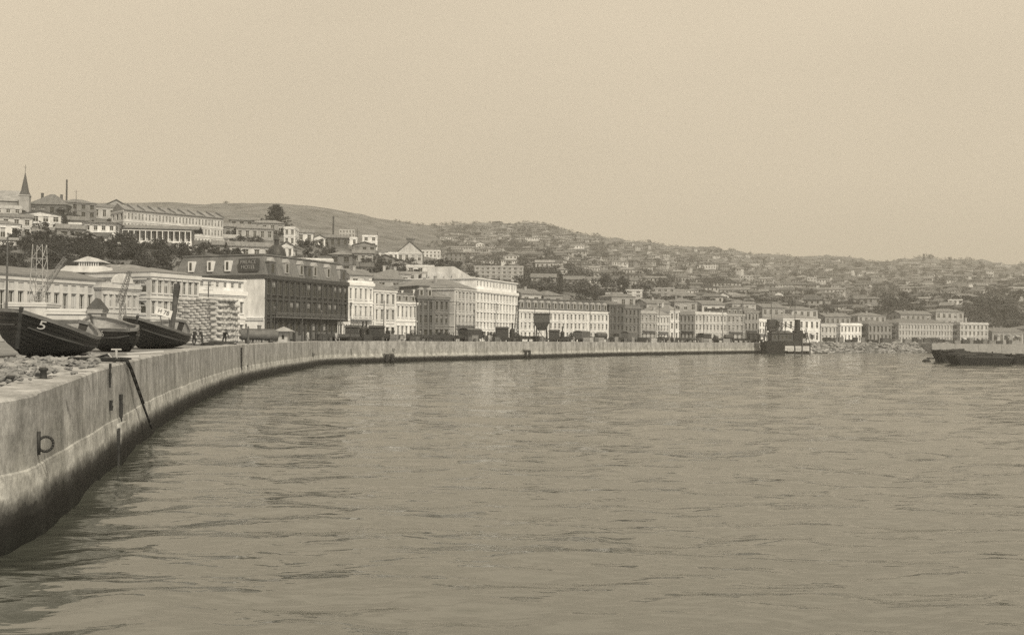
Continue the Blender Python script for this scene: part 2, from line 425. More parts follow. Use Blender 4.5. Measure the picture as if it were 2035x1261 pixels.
def wall_point(px, py, off=0.0):
    q = quay_at(px); t = quay_dir(px); n = Vector((t.y, -t.x, 0)); z = P(px, py, q.y).z
    o = off + (.04 if z > 1.7 else .19)
    return Vector((q.x, q.y, z)) + n * o, t, n
iron = metal(.03)
def ring_on_wall(px, py, s):
    p, t, n = wall_point(px, py); mb = MB()
    mb.bar(p + Vector((0,0,.42*s)) + n*.03, p - Vector((0,0,.42*s)) + n*.03, .075*s, 0, 6)
    g = (t * .45 + n * .9).normalized(); c = p + g * .3 * s - Vector((0, 0, .05 * s)); k = 16
    mb.tube([c + (g * math.cos(2*math.pi*i/k) + Vector((0,0,1)) * math.sin(2*math.pi*i/k)) * .27 * s for i in range(k + 1)], .05 * s, 0, 6)
    mb.build('mooring_ring', iron, quay, smooth=True)
ring_on_wall(72, 880, .7); ring_on_wall(620, 704, .8); ring_on_wall(780, 694, .8)
def buttress(px, y0, y1, wdt):
    p, t, n = wall_point(px, y0); q, _, _ = wall_point(px, y1); mb = MB()
    o = Vector((p.x, p.y, 0)) - n * .75; z0, z1 = -1.0, p.z + .12
    b = [o - t*wdt/2, o - t*wdt/2 + n*.85, o + t*wdt/2 + n*.85, o + t*wdt/2]
    up = lambda z, f=1: [Vector((v.x, v.y, z)) for v in b]
    mb.hexa(up(z0), up(z1)); mb.build('buttress', QM, quay)
    s = MB()
    for sg in (-1, 1):
        c = o + t * sg * (wdt/2 + .18) + n * .74
        s.hexa([c - t*.12 + Vector((0,0,-1)), c + n*.08 - t*.12 + Vector((0,0,-1)), c + n*.08 + t*.12 + Vector((0,0,-1)), c + t*.12 + Vector((0,0,-1))],
               [c - t*.12 + Vector((0,0,z1-.15)), c + n*.08 - t*.12 + Vector((0,0,z1-.15)), c + n*.08 + t*.12 + Vector((0,0,z1-.15)), c + t*.12 + Vector((0,0,z1-.15))])
    return s
fs = buttress(233, 845, 900, 1.5)
for i in range(2):
    mb = MB(); mb.v = fs.v[i*8:(i+1)*8]; mb.f = [tuple(k for k in f) for f in fs.f[:6]]; mb.m = [0]*6
    mb.build('slot_shade', wood(.04), quay)  # dark strips stand for the shade in the slots beside the buttress
def ladder(px, y0, y1):
    p, t, n = wall_point(px, y0); q, _, _ = wall_point(px, y1); mb = MB()
    for sg in (-1, 1):
        c = p + t*sg*1.0 + n*.3
        mb.hexa([c - t*.4 - Vector((0,0,1.2)), c - t*.4 + n*.2 - Vector((0,0,1.2)), c + t*.4 + n*.2 - Vector((0,0,1.2)), c + t*.4 - Vector((0,0,1.2))],
                [c - t*.4, c - t*.4 + n*.2, c + t*.4 + n*.2, c + t*.4])
    mb.build('hole_shade', wood(.035), quay)  # dark blocks stand for the shade inside the two holes under the lintel
    m2 = MB(); c = p + n*.1 + Vector((0,0,.25))
    m2.hexa([c - t*2, c - t*2 + n*.5, c + t*2 + n*.5, c + t*2], [c - t*2 + Vector((0,0,.22)), c - t*2 + n*.5 + Vector((0,0,.22)), c + t*2 + n*.5 + Vector((0,0,.22)), c + t*2 + Vector((0,0,.22))])
    m2.build('lintel', QM, quay)
ladder(770, 705, 716); ladder(1046, 697, 705)
def drip(px, y0, y1, w=.09):
    "iron chain hanging down the face"
    p, t, n = wall_point(px, y0); q, _, _ = wall_point(px, y1); mb = MB(); k = max(4, int((p.z - q.z) / .16))
    for i in range(k):
        a = Vector((p.x, p.y, p.z + (q.z - p.z) * i / k)); b = Vector((p.x, p.y, p.z + (q.z - p.z) * (i + 1) / k))
        o = t * rnd.uniform(-.04, .04) + n * .05
        mb.bar(a + o, b + o, w * rnd.uniform(.6, 1.1), 0, 5)
    mb.build('chain', iron, quay)
drip(236, 783, 838, .13); drip(214, 722, 770, .05); drip(216, 795, 815, .10); drip(478, 690, 745, .14); drip(490, 725, 752, .12); drip(622, 702, 722, .05); drip(697, 692, 716, .08)

# ------------------------------------------------------------------ haze
def haze():
    m = bpy.data.materials.new('haze'); m.use_nodes = True; nt = m.node_tree; nt.nodes.clear()
    o = nt.nodes.new('ShaderNodeOutputMaterial'); v = nt.nodes.new('ShaderNodeVolumePrincipled')
    v.inputs['Color'].default_value = (.88, .88, .85, 1); v.inputs['Density'].default_value = HAZE; v.inputs['Anisotropy'].default_value = .1
    nt.links.new(v.outputs[0], o.inputs['Volume'])
    mb = MB(); mb.box(-3200, 4400, -150, 5200, -6, 420)
    tag(mb.build('haze', m), 'pale sea haze over the harbour and hills', None, None, 'stuff')
HAZE = 3.2e-4
haze()
# ------------------------------------------------------------------ building kit
WC = {}
def winmesh(w, h, style, tone, blind=0):
    "window: local x centred, y inward, z from the sill up"
    key = (round(w, 1), round(h, 1), style, round(tone, 2), blind)
    if key in WC: return WC[key]
    w, h = key[0], key[1]
    mb = MB(); hw = w / 2; y = .22
    mb.face([(-hw, y, 0), (hw, y, 0), (hw, y, h), (-hw, y, h)], 0)
    f = max(.07, w * .06)
    if blind: mb.face([(-hw + f, y - .01, h * (.55 if blind == 1 else .1)), (hw - f, y - .01, h * (.55 if blind == 1 else .1)), (hw - f, y - .01, h), (-hw + f, y - .01, h)], 3)
    mb.box(-hw, -hw + f, .12, .21, 0, h, 1); mb.box(hw - f, hw, .12, .21, 0, h, 1)
    mb.box(-hw + f, hw - f, .12, .21, h - f, h, 1); mb.box(-hw + f, hw - f, .12, .21, 0, f, 1)
    if style != 'door':
        mb.box(-f * .5, f * .5, .13, .2, f, h - f, 1)
        mb.box(-hw + f, -f * .5, .13, .2, h * .62, h * .62 + f * .8, 1); mb.box(f * .5, hw - f, .13, .2, h * .62, h * .62 + f * .8, 1)
    else:
        mb.box(-hw + f, hw - f, .13, .2, f, h * .45, 1)
    if style == 'arch':
        n = 6
        for sg in (-1, 1):
            pts = [(sg * hw * math.cos(math.pi / 2 * k / n), h - hw + hw * math.sin(math.pi / 2 * k / n)) for k in range(n + 1)]
            for (xa, za), (xb, zb) in zip(pts, pts[1:]):
                q = [(xa, .02, za), (xb, .02, zb), (xb, .02, h), (xa, .02, h)]
                mb.face(q if sg < 0 else q[::-1], 2)
    me = mb.mesh('window', [glassm(), trimm(.13 if tone < .3 else .55), plaster(tone), mat('blind', .3 if tone < .3 else .42)])
    WC[key] = me; return me

def facade(mb, o, u, W, rows, rev=.24, m=0):
    "a wall with openings: rows (z0, z1, sill, head, [(centre, width)...]); returns the openings"
    o = Vector(o); u = Vector(u); inn = Vector((-u.y, u.x, 0)); Z = Vector((0, 0, 1)); wins = []
    pt = lambda x, z, y=0: o + u * x + Z * z + inn * y
    def q(x0, x1, z0, z1):
        if x1 - x0 > 1e-4 and z1 - z0 > 1e-4: mb.face([pt(x0, z0), pt(x1, z0), pt(x1, z1), pt(x0, z1)], m)
    for (z0, z1, zs, zh, ops) in rows:
        if not ops: q(0, W, z0, z1); continue
        q(0, W, z0, zs); q(0, W, zh, z1); x = 0
        for c, w in ops:
            a, b = c - w / 2, c + w / 2
            q(x, a, zs, zh); x = b
            mb.face([pt(a, zs), pt(a, zs, rev), pt(a, zh, rev), pt(a, zh)], m); mb.face([pt(b, zs, rev), pt(b, zs), pt(b, zh), pt(b, zh, rev)], m)
            mb.face([pt(a, zh), pt(a, zh, rev), pt(b, zh, rev), pt(b, zh)], m); mb.face([pt(a, zs, rev), pt(a, zs), pt(b, zs), pt(b, zs, rev)], m)
            wins.append((c, w, zs, zh))
        q(x, W, zs, zh)
    return wins

def bays(W, n, w, margin=0): return [(margin + (W - 2 * margin) * (i + .5) / n, w) for i in range(n)] if n > 0 else []
def slab(mb, W, D, z0, z1, p, m=0): mb.box(-p, W + p, -p, D + p, z0, z1, m)

def make_building(name, label, cat, O, rz, W, D, H, floors=3, nb=8, nside=3, tone=.6, win=(.45, .6), style='rect', ground=None,
                  roof='flat', rh=2.5, rtone=.3, cornice=.5, pil=0, hood=True, group=None, base=3.0, parapet=.8, chim=0, balcony=False,
                  attic=0, dorm=0, courses=True, awn=0, trim=None, gstyle='door', fl=None, over=.5, wcap=99):
    t = thing(name, label, cat, O, rz, group)
    wall = MB(); tr = MB(); wm = plaster(tone); openings = []
    hs = fl or ([1.15] + [1.0] * (floors - 1)); s = sum(hs[:floors]); hs = [H * k / s for k in hs[:floors]]
    for (o, u, L_, n) in (((0, 0, 0), (1, 0, 0), W, nb), ((0, D, 0), (0, -1, 0), D, nside), ((W, 0, 0), (0, 1, 0), D, nside), ((W, D, 0), (-1, 0, 0), W, 0)):
        rows = []; z = 0; st = []
        for i, h in enumerate(hs):
            if n > 0:
                bw = L_ / n
                if i == 0 and ground: wf, hf, zs = ground
                else: wf, hf = win; zs = .22
                ops = bays(L_, n, round(min(bw * wf, 3.4), 1)); z0 = round(h * hf, 1)
                rows.append((z, z + h, z + h * zs, z + h * zs + z0, ops)); st.append(style if not (i == 0 and ground) else gstyle)
            else: rows.append((z, z + h, 0, 0, []))
            z += h
        for i, r in enumerate(rows):
            for (c, w_, zs, zh) in facade(wall, o, u, L_, [r]): openings.append((o, u, c, w_, zs, zh, st[i]))
    wall.box(.02, W - .02, .02, D - .02, -base, -.002)
    wall.box(0, W, 0, D, -base, 0) if False else None
    z = 0
    if courses:
        for h in hs[:-1]: z += h; slab(tr, W, D, z - .12, z + .16, .14)
    slab(tr, W, D, H, H + cornice, .35 if cornice > .3 else .2); slab(tr, W, D, H - .3, H - .003, .15)
    if pil:
        for i in range(pil + 1):
            x = W * i / pil; x = min(max(x, .35), W - .35); tr.box(x - .35, x + .35, -.16, -.003, 0, H - .32)
    if hood:
        for (o, u, c, w_, zs, zh, st_) in openings[:200]:
            o = Vector(o); u = Vector(u); i_ = Vector((-u.y, u.x, 0))
            for (za, zb, p, e) in ((zh + .05, zh + .25, .2, .2), (zs - .2, zs - .01, .16, .15)):
                a = o + u * (c - w_ / 2 - e); b = o + u * (c + w_ / 2 + e); pts = [a - i_ * p, b - i_ * p, b - i_ * .003, a - i_ * .003]
                tr.hexa([(q.x, q.y, za) for q in pts], [(q.x, q.y, zb) for q in pts])
    if balcony:
        bl = MB(); z = hs[0] + .18
        bl.box(W * .08, W * .92, -1.3, -.15, z, z + .2)
        for i in range(int(W * .84 / .5)): x = W * .08 + .1 + i * .5; bl.box(x, x + .06, -1.25, -1.19, z + .2, z + 1.1)
        bl.box(W * .08, W * .92, -1.28, -1.16, z + 1.1, z + 1.2)
        bl.build('balcony', trimm(.15 if tone < .3 else .35), t)
    if awn:
        for k in range(max(1, int(W / 7))):
            a_ = MB(); xa = W * (k + .15) / max(1, int(W / 7)); xb = xa + rnd.uniform(2.2, 4.2); xb = min(xb, W); zz = hs[0] * .78
            a_.hexa([(xa, -1.7, zz - .75), (xb, -1.7, zz - .75), (xb, -.2, zz), (xa, -.2, zz)], [(xa, -1.7, zz - .68), (xb, -1.7, zz - .68), (xb, -.2, zz + .07), (xa, -.2, zz + .07)]); a_.build('awning', mat('awning_cloth', rnd.choice([.1, .3, .5])), t)
    wall.build('wall', wm, t)
    zt = H + cornice
    if attic:
        at = MB(); ops = []
        for (o, u, L_, n) in (((.3, .3, 0), (1, 0, 0), W - .6, nb), ((.3, D - .3, 0), (0, -1, 0), D - .6, nside)):
            for (c, w_, zs, zh) in facade(at, o, u, L_, [(zt, zt + attic, zt + attic * .3, zt + attic * .3 + round(attic * .5, 1), bays(L_, n, round(L_ / max(n, 1) * .4, 1)) if n else [])]):
                openings.append((o, u, c, w_, zs, zh, 'rect'))
        at.face([(W - .3, .3, zt), (W - .3, D - .3, zt), (W - .3, D - .3, zt + attic), (W - .3, .3, zt + attic)])
        at.face([(W - .3, D - .3, zt), (.3, D - .3, zt), (.3, D - .3, zt + attic), (W - .3, D - .3, zt + attic)])
        at.build('attic', wm, t); zt += attic
        slab(tr, W, D, zt, zt + .3, .1); zt += .3
    tr.build('cornice', trimm(trim or min(.75, tone * 1.12)), t)
    for k, (o, u, c, w_, zs, zh, st_) in enumerate(openings[:wcap]):
        o = Vector(o); u = Vector(u); p = o + u * c
        put('door' if st_ == 'door' and zs < .5 else 'window', winmesh(w_, zh - zs, st_, tone, rnd.choice([0, 0, 0, 0, 1])), t, (p.x, p.y, zs), math.atan2(u.y, u.x))
    # roof
    rm = roofm(rtone); r = MB(); e = over
    if roof == 'flat':
        r.face([(0, 0, zt + .05), (W, 0, zt + .05), (W, D, zt + .05), (0, D, zt + .05)])
        ro = r.build('roof', rm, t)
        if parapet:
            p = MB()
            for (x0, x1, y0, y1) in ((0, W, 0, .3), (0, W, D - .3, D), (0, .3, .3, D - .3), (W - .3, W, .3, D - .3)): p.box(x0, x1, y0, y1, zt + .001, zt + parapet)
            p.build('parapet', wm, t)
    elif roof == 'hip':
        k = min(W, D) / 2; z1 = zt + rh
        a, b, c, d = (-e, -e, zt), (W + e, -e, zt), (W + e, D + e, zt), (-e, D + e, zt)
        if W >= D: p, q = (k, D / 2, z1), (W - k + .01, D / 2, z1); fs = [[a, b, q, p], [c, d, p, q], [d, a, p], [b, c, q]]
        else: p, q = (W / 2, k, z1), (W / 2, D - k, z1); fs = [[a, b, p], [c, d, q], [d, a, p, q], [b, c, q, p]]
        for f in fs: r.face(f)
        r.face([d, c, b, a]); ro = r.build('roof', rm, t)
    elif roof in ('gable', 'gablex'):
        z1 = zt + rh; th = .18
        if roof == 'gable':      # ridge along the facade
            for zz in (0, th):
                pass
            r.hexa([(-e, -e, zt - .1), (W + e, -e, zt - .1), (W + e, D / 2, z1 - .1), (-e, D / 2, z1 - .1)], [(-e, -e, zt + th), (W + e, -e, zt + th), (W + e, D / 2, z1 + th), (-e, D / 2, z1 + th)])
            r.hexa([(-e, D / 2, z1 - .1), (W + e, D / 2, z1 - .1), (W + e, D + e, zt - .1), (-e, D + e, zt - .1)], [(-e, D / 2, z1 + th), (W + e, D / 2, z1 + th), (W + e, D + e, zt + th), (-e, D + e, zt + th)])
            gs = [[(0, D, zt), (0, 0, zt), (0, D / 2, z1 - .12)], [(W, 0, zt), (W, D, zt), (W, D / 2, z1 - .12)]]
        else:                    # gable end towards the front
            r.hexa([(-e, -e, zt - .1), (W / 2, -e, z1 - .1), (W / 2, D + e, z1 - .1), (-e, D + e, zt - .1)], [(-e, -e, zt + th), (W / 2, -e, z1 + th), (W / 2, D + e, z1 + th), (-e, D + e, zt + th)])
            r.hexa([(W / 2, -e, z1 - .1), (W + e, -e, zt - .1), (W + e, D + e, zt - .1), (W / 2, D + e, z1 - .1)], [(W / 2, -e, z1 + th), (W + e, -e, zt + th), (W + e, D + e, zt + th), (W / 2, D + e, z1 + th)])
            gs = [[(0, 0, zt), (W, 0, zt), (W / 2, 0, z1 - .12)], [(W, D, zt), (0, D, zt), (W / 2, D, z1 - .12)]]
        ro = r.build('roof', rm, t)
        for g_ in gs: g = MB(); g.face(g_); g.build('gable', wm, t)
    elif roof == 'mansard':
        i = rh * .35; z1 = zt + rh
        lo = [(.1, .1, zt), (W - .1, .1, zt), (W - .1, D - .1, zt), (.1, D - .1, zt)]; hi = [(i, i, z1), (W - i, i, z1), (W - i, D - i, z1), (i, D - i, z1)]
        r.hexa(lo, hi); r.box(i - .25, W - i + .25, i - .25, D - i + .25, z1 + .002, z1 + .3); ro = r.build('roof', rm, t)
        for c, w_ in bays(W, dorm, min(1.5, W / max(dorm, 1) * .5)):
            d_ = MB(); d_.box(c - w_ / 2, c + w_ / 2, .12, i + .2, zt + rh * .15, zt + rh * .7)
            d_.hexa([(c - w_ / 2 - .15, 0, zt + rh * .7 + .003), (c + w_ / 2 + .15, 0, zt + rh * .7 + .003), (c + w_ / 2 + .15, i + .2, zt + rh * .7 + .003), (c - w_ / 2 - .15, i + .2, zt + rh * .7 + .003)],
                    [(c - .1, 0, zt + rh * .9), (c + .1, 0, zt + rh * .9), (c + .1, i + .2, zt + rh * .9), (c - .1, i + .2, zt + rh * .9)])
            d_.face([(c - w_ * .3, .115, zt + rh * .2), (c + w_ * .3, .115, zt + rh * .2), (c + w_ * .3, .115, zt + rh * .64), (c - w_ * .3, .115, zt + rh * .64)], 1)
            d_.build('dormer', [trimm(.35), glassm()], t)
        for c, w_ in bays(D, max(0, nside), 1.3) if dorm else []:
            d_ = MB(); d_.box(.12, i + .2, c - w_ / 2, c + w_ / 2, zt + rh * .15, zt + rh * .72)
            d_.face([(.115, c + w_ * .3, zt + rh * .2), (.115, c - w_ * .3, zt + rh * .2), (.115, c - w_ * .3, zt + rh * .64), (.115, c + w_ * .3, zt + rh * .64)], 1)
            d_.build('dormer', [trimm(.6), glassm()], t)
    for k in range(chim):
        c = MB(); x = W * (k + .6) / (chim + .3); y = D * (.35 + .3 * (k % 2)); c.box(x - .45, x + .45, y - .35, y + .35, zt - .5, zt + rh * .75 + 1.2); c.box(x - .55, x + .55, y - .45, y + .45, zt + rh * .75 + 1.203, zt + rh * .75 + 1.4)
        c.build('chimney', plaster(min(.5, tone * .8)), ro)
    return t, zt

def frame_px(pl, dl, pr, dr, z=4.0):
    a = Vector((gx(pl, dl), dl, z)); b = Vector((gx(pr, dr), dr, z)); u = b - a
    return a, math.atan2(u.y, u.x), u.length
def street(name, label, pl, yl, pr, yr, dl, thick=16, dr=None, cat='building', group=None, **k):
    "a building whose facade runs from photo column pl to pr; yl, yr are the heights of its eaves there"
    if dr is None: dr = dl * (hy(pl) - yl) / (hy(pr) - yr)
    O, rz, W = frame_px(pl, dl, pr, dr); H = P(pl, yl, dl).z - 4.0
    t, zt = make_building(name, label, cat, O, rz, W, thick, H, group=group, **k)
    t['w'] = 0; del t['w']
    return t, zt, W, H
def hill(name, label, pl, ye, pr, yb, thick=9, yaw=0, cat='house', d=None, **k):
    "a building on the slope, facade from pl to pr, eaves at photo row ye, base at row yb"
    pc = (pl + pr) / 2; d = dsolve(pc, yb) if (pc < 925 or d is None) else d
    W = (pr - pl) * d / FPX / max(.5, math.cos(R(yaw))); z = P(pc, yb, d).z; H = P(pc, ye, d).z - z
    rz = -math.atan2(gx(pc, d), d) + R(yaw) ; c = Vector((gx(pc, d), d, z)); u = Vector((math.cos(rz), math.sin(rz), 0)); O = c - u * W / 2
    k.setdefault('base', 5); k.setdefault('cornice', .2)
    k.setdefault('nb', max(2, int(W / 3))); k.setdefault('floors', max(1, round(H / 3.6))); k.setdefault('nside', 2)
    t, zt = make_building(name, label, cat, O, rz, W, thick, H, **k)
    return t, d, W, H, zt
# ------------------------------------------------------------------ waterfront buildings
def text_mesh(s, size, mt, depth=.02, font_align='CENTER'):
    c = bpy.data.curves.new('lettering', 'FONT'); c.body = s; c.size = size; c.extrude = depth; c.align_x = font_align; c.align_y = 'CENTER'; c.space_line = .95
    o = bpy.data.objects.new('lettering', c); COL.objects.link(o); dg = bpy.context.evaluated_depsgraph_get(); dg.update()
    me = bpy.data.meshes.new_from_object(o.evaluated_get(dg)); bpy.data.objects.remove(o); me.materials.clear(); me.materials.append(mt); return me

# customs shed with tall windows between pilasters
t, zt, W, H = street('customs_shed', 'long low pale building with pilasters and tall dark windows behind the leftmost boat', -70, 549, 200, 567, 150, thick=14, floors=1, nb=15, nside=3,
    tone=.46, win=(.55, .6), roof='gable', rh=1.6, rtone=.26, cornice=.7, pil=15, fl=[1], chim=0, cat='building')
# lower pale building with a curved pediment
t, zt, W, H = street('arcade_building', 'low pale building with small paired windows and a rounded pediment on its parapet', 201, 571, 306, 577, 172, thick=12, floors=2, nb=9, nside=2,
    tone=.46, win=(.38, .5), roof='flat', parapet=.4, cornice=.5, fl=[1.2, 1])
pb = MB(); n = 14; cx = W * .38
for k in range(n):
    a0, a1 = math.pi * k / n, math.pi * (k + 1) / n
    pb.hexa([(cx - 2.2*math.cos(a0), -.1, zt + .4), (cx - 2.2*math.cos(a1), -.1, zt + .4), (cx - 2.2*math.cos(a1), .3, zt + .4), (cx - 2.2*math.cos(a0), .3, zt + .4)],
            [(cx - 2.2*math.cos(a0), -.1, zt + .42 + 1.6*math.sin(a0)), (cx - 2.2*math.cos(a1), -.1, zt + .42 + 1.6*math.sin(a1)), (cx - 2.2*math.cos(a1), .3, zt + .42 + 1.6*math.sin(a1)), (cx - 2.2*math.cos(a0), .3, zt + .42 + 1.6*math.sin(a0))])
pb.build('pediment', plaster(.62), t)
# great dark shed behind
t, zt, W, H = street('market_hall', 'wide dark walled shed with a long grey roof and pale roof lantern', 58, 544, 350, 547.5, 192, dr=194, thick=22, floors=1, nb=0, nside=0, tone=.07, roof='hip', rh=2.3, rtone=.34, cornice=.3, hood=False, over=.9)
ln = MB(); lx = W * .38
ln.hexa([(lx - 5.2, -.2, zt - .1), (lx + 5.2, -.2, zt - .1), (lx + 5.2, 6.5, zt - .1), (lx - 5.2, 6.5, zt - .1)], [(lx - 3.8, .4, zt + 1.3), (lx + 2.9, .4, zt + 1.3), (lx + 2.9, 6.5, zt + 1.3), (lx - 3.8, 6.5, zt + 1.3)])
for i in range(9): ln.box(lx - 2.2 + i * .42, lx - 2.0 + i * .42, 2.6, 2.75, zt + 1.302, zt + 2.2)
ln.hexa([(lx - 3.2, 2.3, zt + 2.203), (lx + 2.2, 2.3, zt + 2.203), (lx + 2.2, 8, zt + 2.203), (lx - 3.2, 8, zt + 2.203)], [(lx - .6, 2.3, zt + 3.2), (lx - .4, 2.3, zt + 3.2), (lx - .4, 8, zt + 3.2), (lx - .6, 8, zt + 3.2)])
ln.build('lantern', plaster(.5), t)
# three storeyed arcaded palace
street('arcaded_palace', 'pale three storeyed building with rows of round arched windows above the sacks', 298, 549, 394, 556, 178, thick=15, floors=3, nb=8, nside=3, tone=.5, win=(.6, .62), style='arch', roof='hip', rh=1.2, rtone=.3, cornice=.8, fl=[1.2, 1.1, 1.1])
# low cream building before the hotel
street('shipping_office', 'low cream building with a heavy cornice beside the white hotel wall', 392, 583, 487, 588, 206, thick=13, floors=2, nb=6, nside=2, tone=.66, win=(.36, .5), roof='flat', cornice=.9, attic=2.0, parapet=0, fl=[1, 1])
# the hotel
def hotel():
    O, rz, W = frame_px(525, 240, 690, 273); H = P(525, 553, 240).z - 4; D = 26
    t, zt = make_building('palace_hotel', 'dark three storeyed hotel with a mansard roof and white side wall', 'hotel', O, rz, W, D, H, floors=3, nb=15, nside=0, tone=.024, trim=.06, win=(.62, .72), roof='mansard', rh=4.6, rtone=.24,
                         cornice=.9, pil=15, dorm=6, chim=4, fl=[1.15, 1, 1], balcony=True, hood=True, ground=(.6, .75, .08))
    # white painted side with its own windows
    s = MB(); zg = H
    ops = []
    rows = [(-.5, H * .36, H * .1, H * .1 + 2.4, [(18.6, 1.2), (20.8, 1.2)]), (H * .36, H * .68, H * .42, H * .42 + 2.6, [(9.0, 1.1), (17.0, 1.1), (19.0, 1.1)]), (H * .68, H - .02, H * .76, H * .76 + 2.3, [(2.5, 1.1), (5.5, 1.1), (8.5, 1.1), (19.2, 1.1)])]
    o = (-.2, D + .05, 0)
    for r_ in rows:
        for (c, w_, zs, zh) in facade(s, o, (0, -1, 0), D + .1, [r_]): put('window', winmesh(w_, zh - zs, 'rect', .6), t, (-.2, D + .05 - c, zs), -math.pi / 2)
    s.face([(-.2, -.05, -.5), (.0, -.05, -.5), (.0, -.05, H), (-.2, -.05, H)]); s.face([(-.2, -.05, H), (0, -.05, H), (0, D + .05, H), (-.2, D + .05, H)])
    s.build('side_wall', plaster(.72), t)
    b = MB()
    for z in (H * .36, H * .33): b.box(-.45, -.203, 0, D, z, z + .22)
    b.build('string_course', trimm(.75), t)
    sb = MB(); sb.box(-.03, .6, 1.9, 7.3, zt + .8, zt + 3.7); sg = sb.build('sign_board', mat('sign_paint', .06), t)
    lt = text_mesh('PALACE\nHOTEL', 1.25, mat('sign_letters', .26), .04)
    l = put('lettering', lt, sg); l.matrix_local = Matrix(((0, 0, -1, -.08), (-1, 0, 0, 4.6), (0, 1, 0, zt + 2.3), (0, 0, 0, 1)))
    # white framed dormer windows and shutters seen on the side roof
    for y in (10.5, 15.5, 21):
        d = MB(); d.box(-.02, 1.2, y - .75, y + .75, zt + .9, zt + 3.4); d.face([(-.026, y + .35, zt + 1.2), (-.026, y - .35, zt + 1.2), (-.026, y - .35, zt + 3.1), (-.026, y + .35, zt + 3.1)], 1); d.build('dormer', [trimm(.68), glassm()], t)
    gw = MB(); x0 = W * .86
    for (c, w_, zs, zh) in facade(gw, (x0, -.22, 0), (1, 0, 0), W - x0, [(-.3, H * .345, .9, H * .3, bays(W - x0, 4, .8))]): put('window', winmesh(w_, zh - zs, 'arch', .7), t, (x0 + c, -.22, zs))
    gw.face([(x0, 0, -.3), (x0, -.22, -.3), (x0, -.22, H * .345), (x0, 0, H * .345)]); gw.build('painted_ground_floor', plaster(.7), t)
    # three roof pavilions along the front
    for x in (W * .08, W * .5, W * .94):
        d = MB(); d.box(x - 1.3, x + 1.3, -.1, 2.4, zt + .01, zt + 3.0); d.hexa([(x-1.5, -.2, zt+3.003), (x+1.5, -.2, zt+3.003), (x+1.5, 2.6, zt+3.003), (x-1.5, 2.6, zt+3.003)], [(x-.9, .3, zt+3.3), (x+.9, .3, zt+3.3), (x+.9, 2.2, zt+3.3), (x-.9, 2.2, zt+3.3)])
        d.face([(x - .5, -.106, zt + .6), (x + .5, -.106, zt + .6), (x + .5, -.106, zt + 2.6), (x - .5, -.106, zt + 2.6)], 1); d.build('roof_pavilion', [mat('slate', .11), glassm()], t)
    # dome behind the ridge
    p = P(549, 535, 255); q = t.matrix_basis.inverted() @ p
    dm = MB(); r = 19.5 * 258 / FPX; z1 = P(549, 513, 258).z - 4; z2 = P(549, 487, 258).z - 4; hgt = z2 - z1
    prof = [(r * 1.05, zt + 2), (r * 1.05, z1 - 1.2), (r * 1.15, z1 - 1.0), (r * 1.15, z1 - .5), (r, z1 - .4)] + [(r * math.cos(a), z1 + hgt * math.sin(a)) for a in [k * math.pi / 16 for k in range(8)]] + [(.55, z2 - .2), (.55, z2 + .9), (.8, z2 + 1.0), (.1, z2 + 2.1), (0, z2 + 2.2)]
    dm.lathe(prof, (q.x, q.y, 0), 20); dm.build('dome', mat('dome_slate', .045, .5), t, smooth=False)
hotel()
S = street
S('corner_house', 'white three storeyed house with a covered balcony right of the dark hotel', 691, 566, 741, 568, 274, dr=281, thick=14, floors=3, nb=5, tone=.66, win=(.36, .6), roof='flat', rtone=.3, cornice=.8, balcony=True, awn=1, chim=0, ground=(.6, .7, .08), gstyle='arch', parapet=.5, nside=2)
S('bay_window_house', 'cream house with two tall bays under a grey hipped roof', 742, 579, 786, 581, 282, dr=289, thick=14, floors=3, nb=4, tone=.58, win=(.4, .64), roof='hip', rh=2.6, rtone=.26, cornice=.6, ground=(.55, .7, .06), pil=2, nside=2)
S('mansard_house', 'small white house with a pale mansard roof and tall arched windows', 787, 603, 828, 605, 290, dr=297, thick=13, floors=2, nb=5, tone=.7, win=(.42, .66), style='arch', roof='mansard', rh=2.3, rtone=.36, dorm=3, cornice=.5, ground=(.45, .66, .1), gstyle='arch', nside=2)
S('brown_house', 'dark brown house with a turreted roof between pale neighbours', 829, 594, 862, 594, 298, dr=301, thick=14, floors=3, nb=3, tone=.11, win=(.42, .6), roof='mansard', rh=3.2, rtone=.2, dorm=2, cornice=.5, ground=(.6, .7, .06), pil=3, nside=2)
S('stone_house', 'grey brown stone house with arched windows left of a pale tall block', 863, 594, 901, 597, 302, dr=308, thick=14, floors=3, nb=4, tone=.17, win=(.46, .6), style='arch', roof='hip', rh=1.8, rtone=.28, cornice=.6, ground=(.6, .7, .06), nside=2)
S('bracketed_house', 'pale four storeyed house with balconies under a shallow grey roof', 902, 575, 945, 579, 306, dr=318, thick=24, floors=4, nb=6, tone=.46, win=(.45, .62), roof='hip', rh=3.0, rtone=.3, cornice=.6, balcony=True, fl=[1.2, 1, 1, .9], nside=0, pil=2, chim=2, awn=1)
t, zt, W, H = S('white_block', 'tallest white building on the waterfront with five rows of close windows', 946, 579, 1028, 584, 318, dr=349, thick=26, floors=5, nb=13, tone=.76, win=(.44, .66), roof='flat', cornice=.9, attic=3.0, parapet=0, fl=[1.25, .8, 1, 1, 1], nside=0, ground=(.5, .74, .06))
pw = MB(); pw.hexa([(1, 8, zt + .06), (W * .5, 8, zt + .06), (W * .5, 17, zt + .06), (1, 17, zt + .06)], [(1, 8, zt + 3.6), (W * .5, 8, zt + .6), (W * .5, 17, zt + .6), (1, 17, zt + 3.6)]); pw.build('penthouse', plaster(.6), t)
for i in range(6):
    m_ = MB(); m_.box(.2, .7, 7 + i * 2.6, 8.2 + i * 2.6, zt + .06, zt + 1.4); m_.build('merlon', plaster(.6), t)
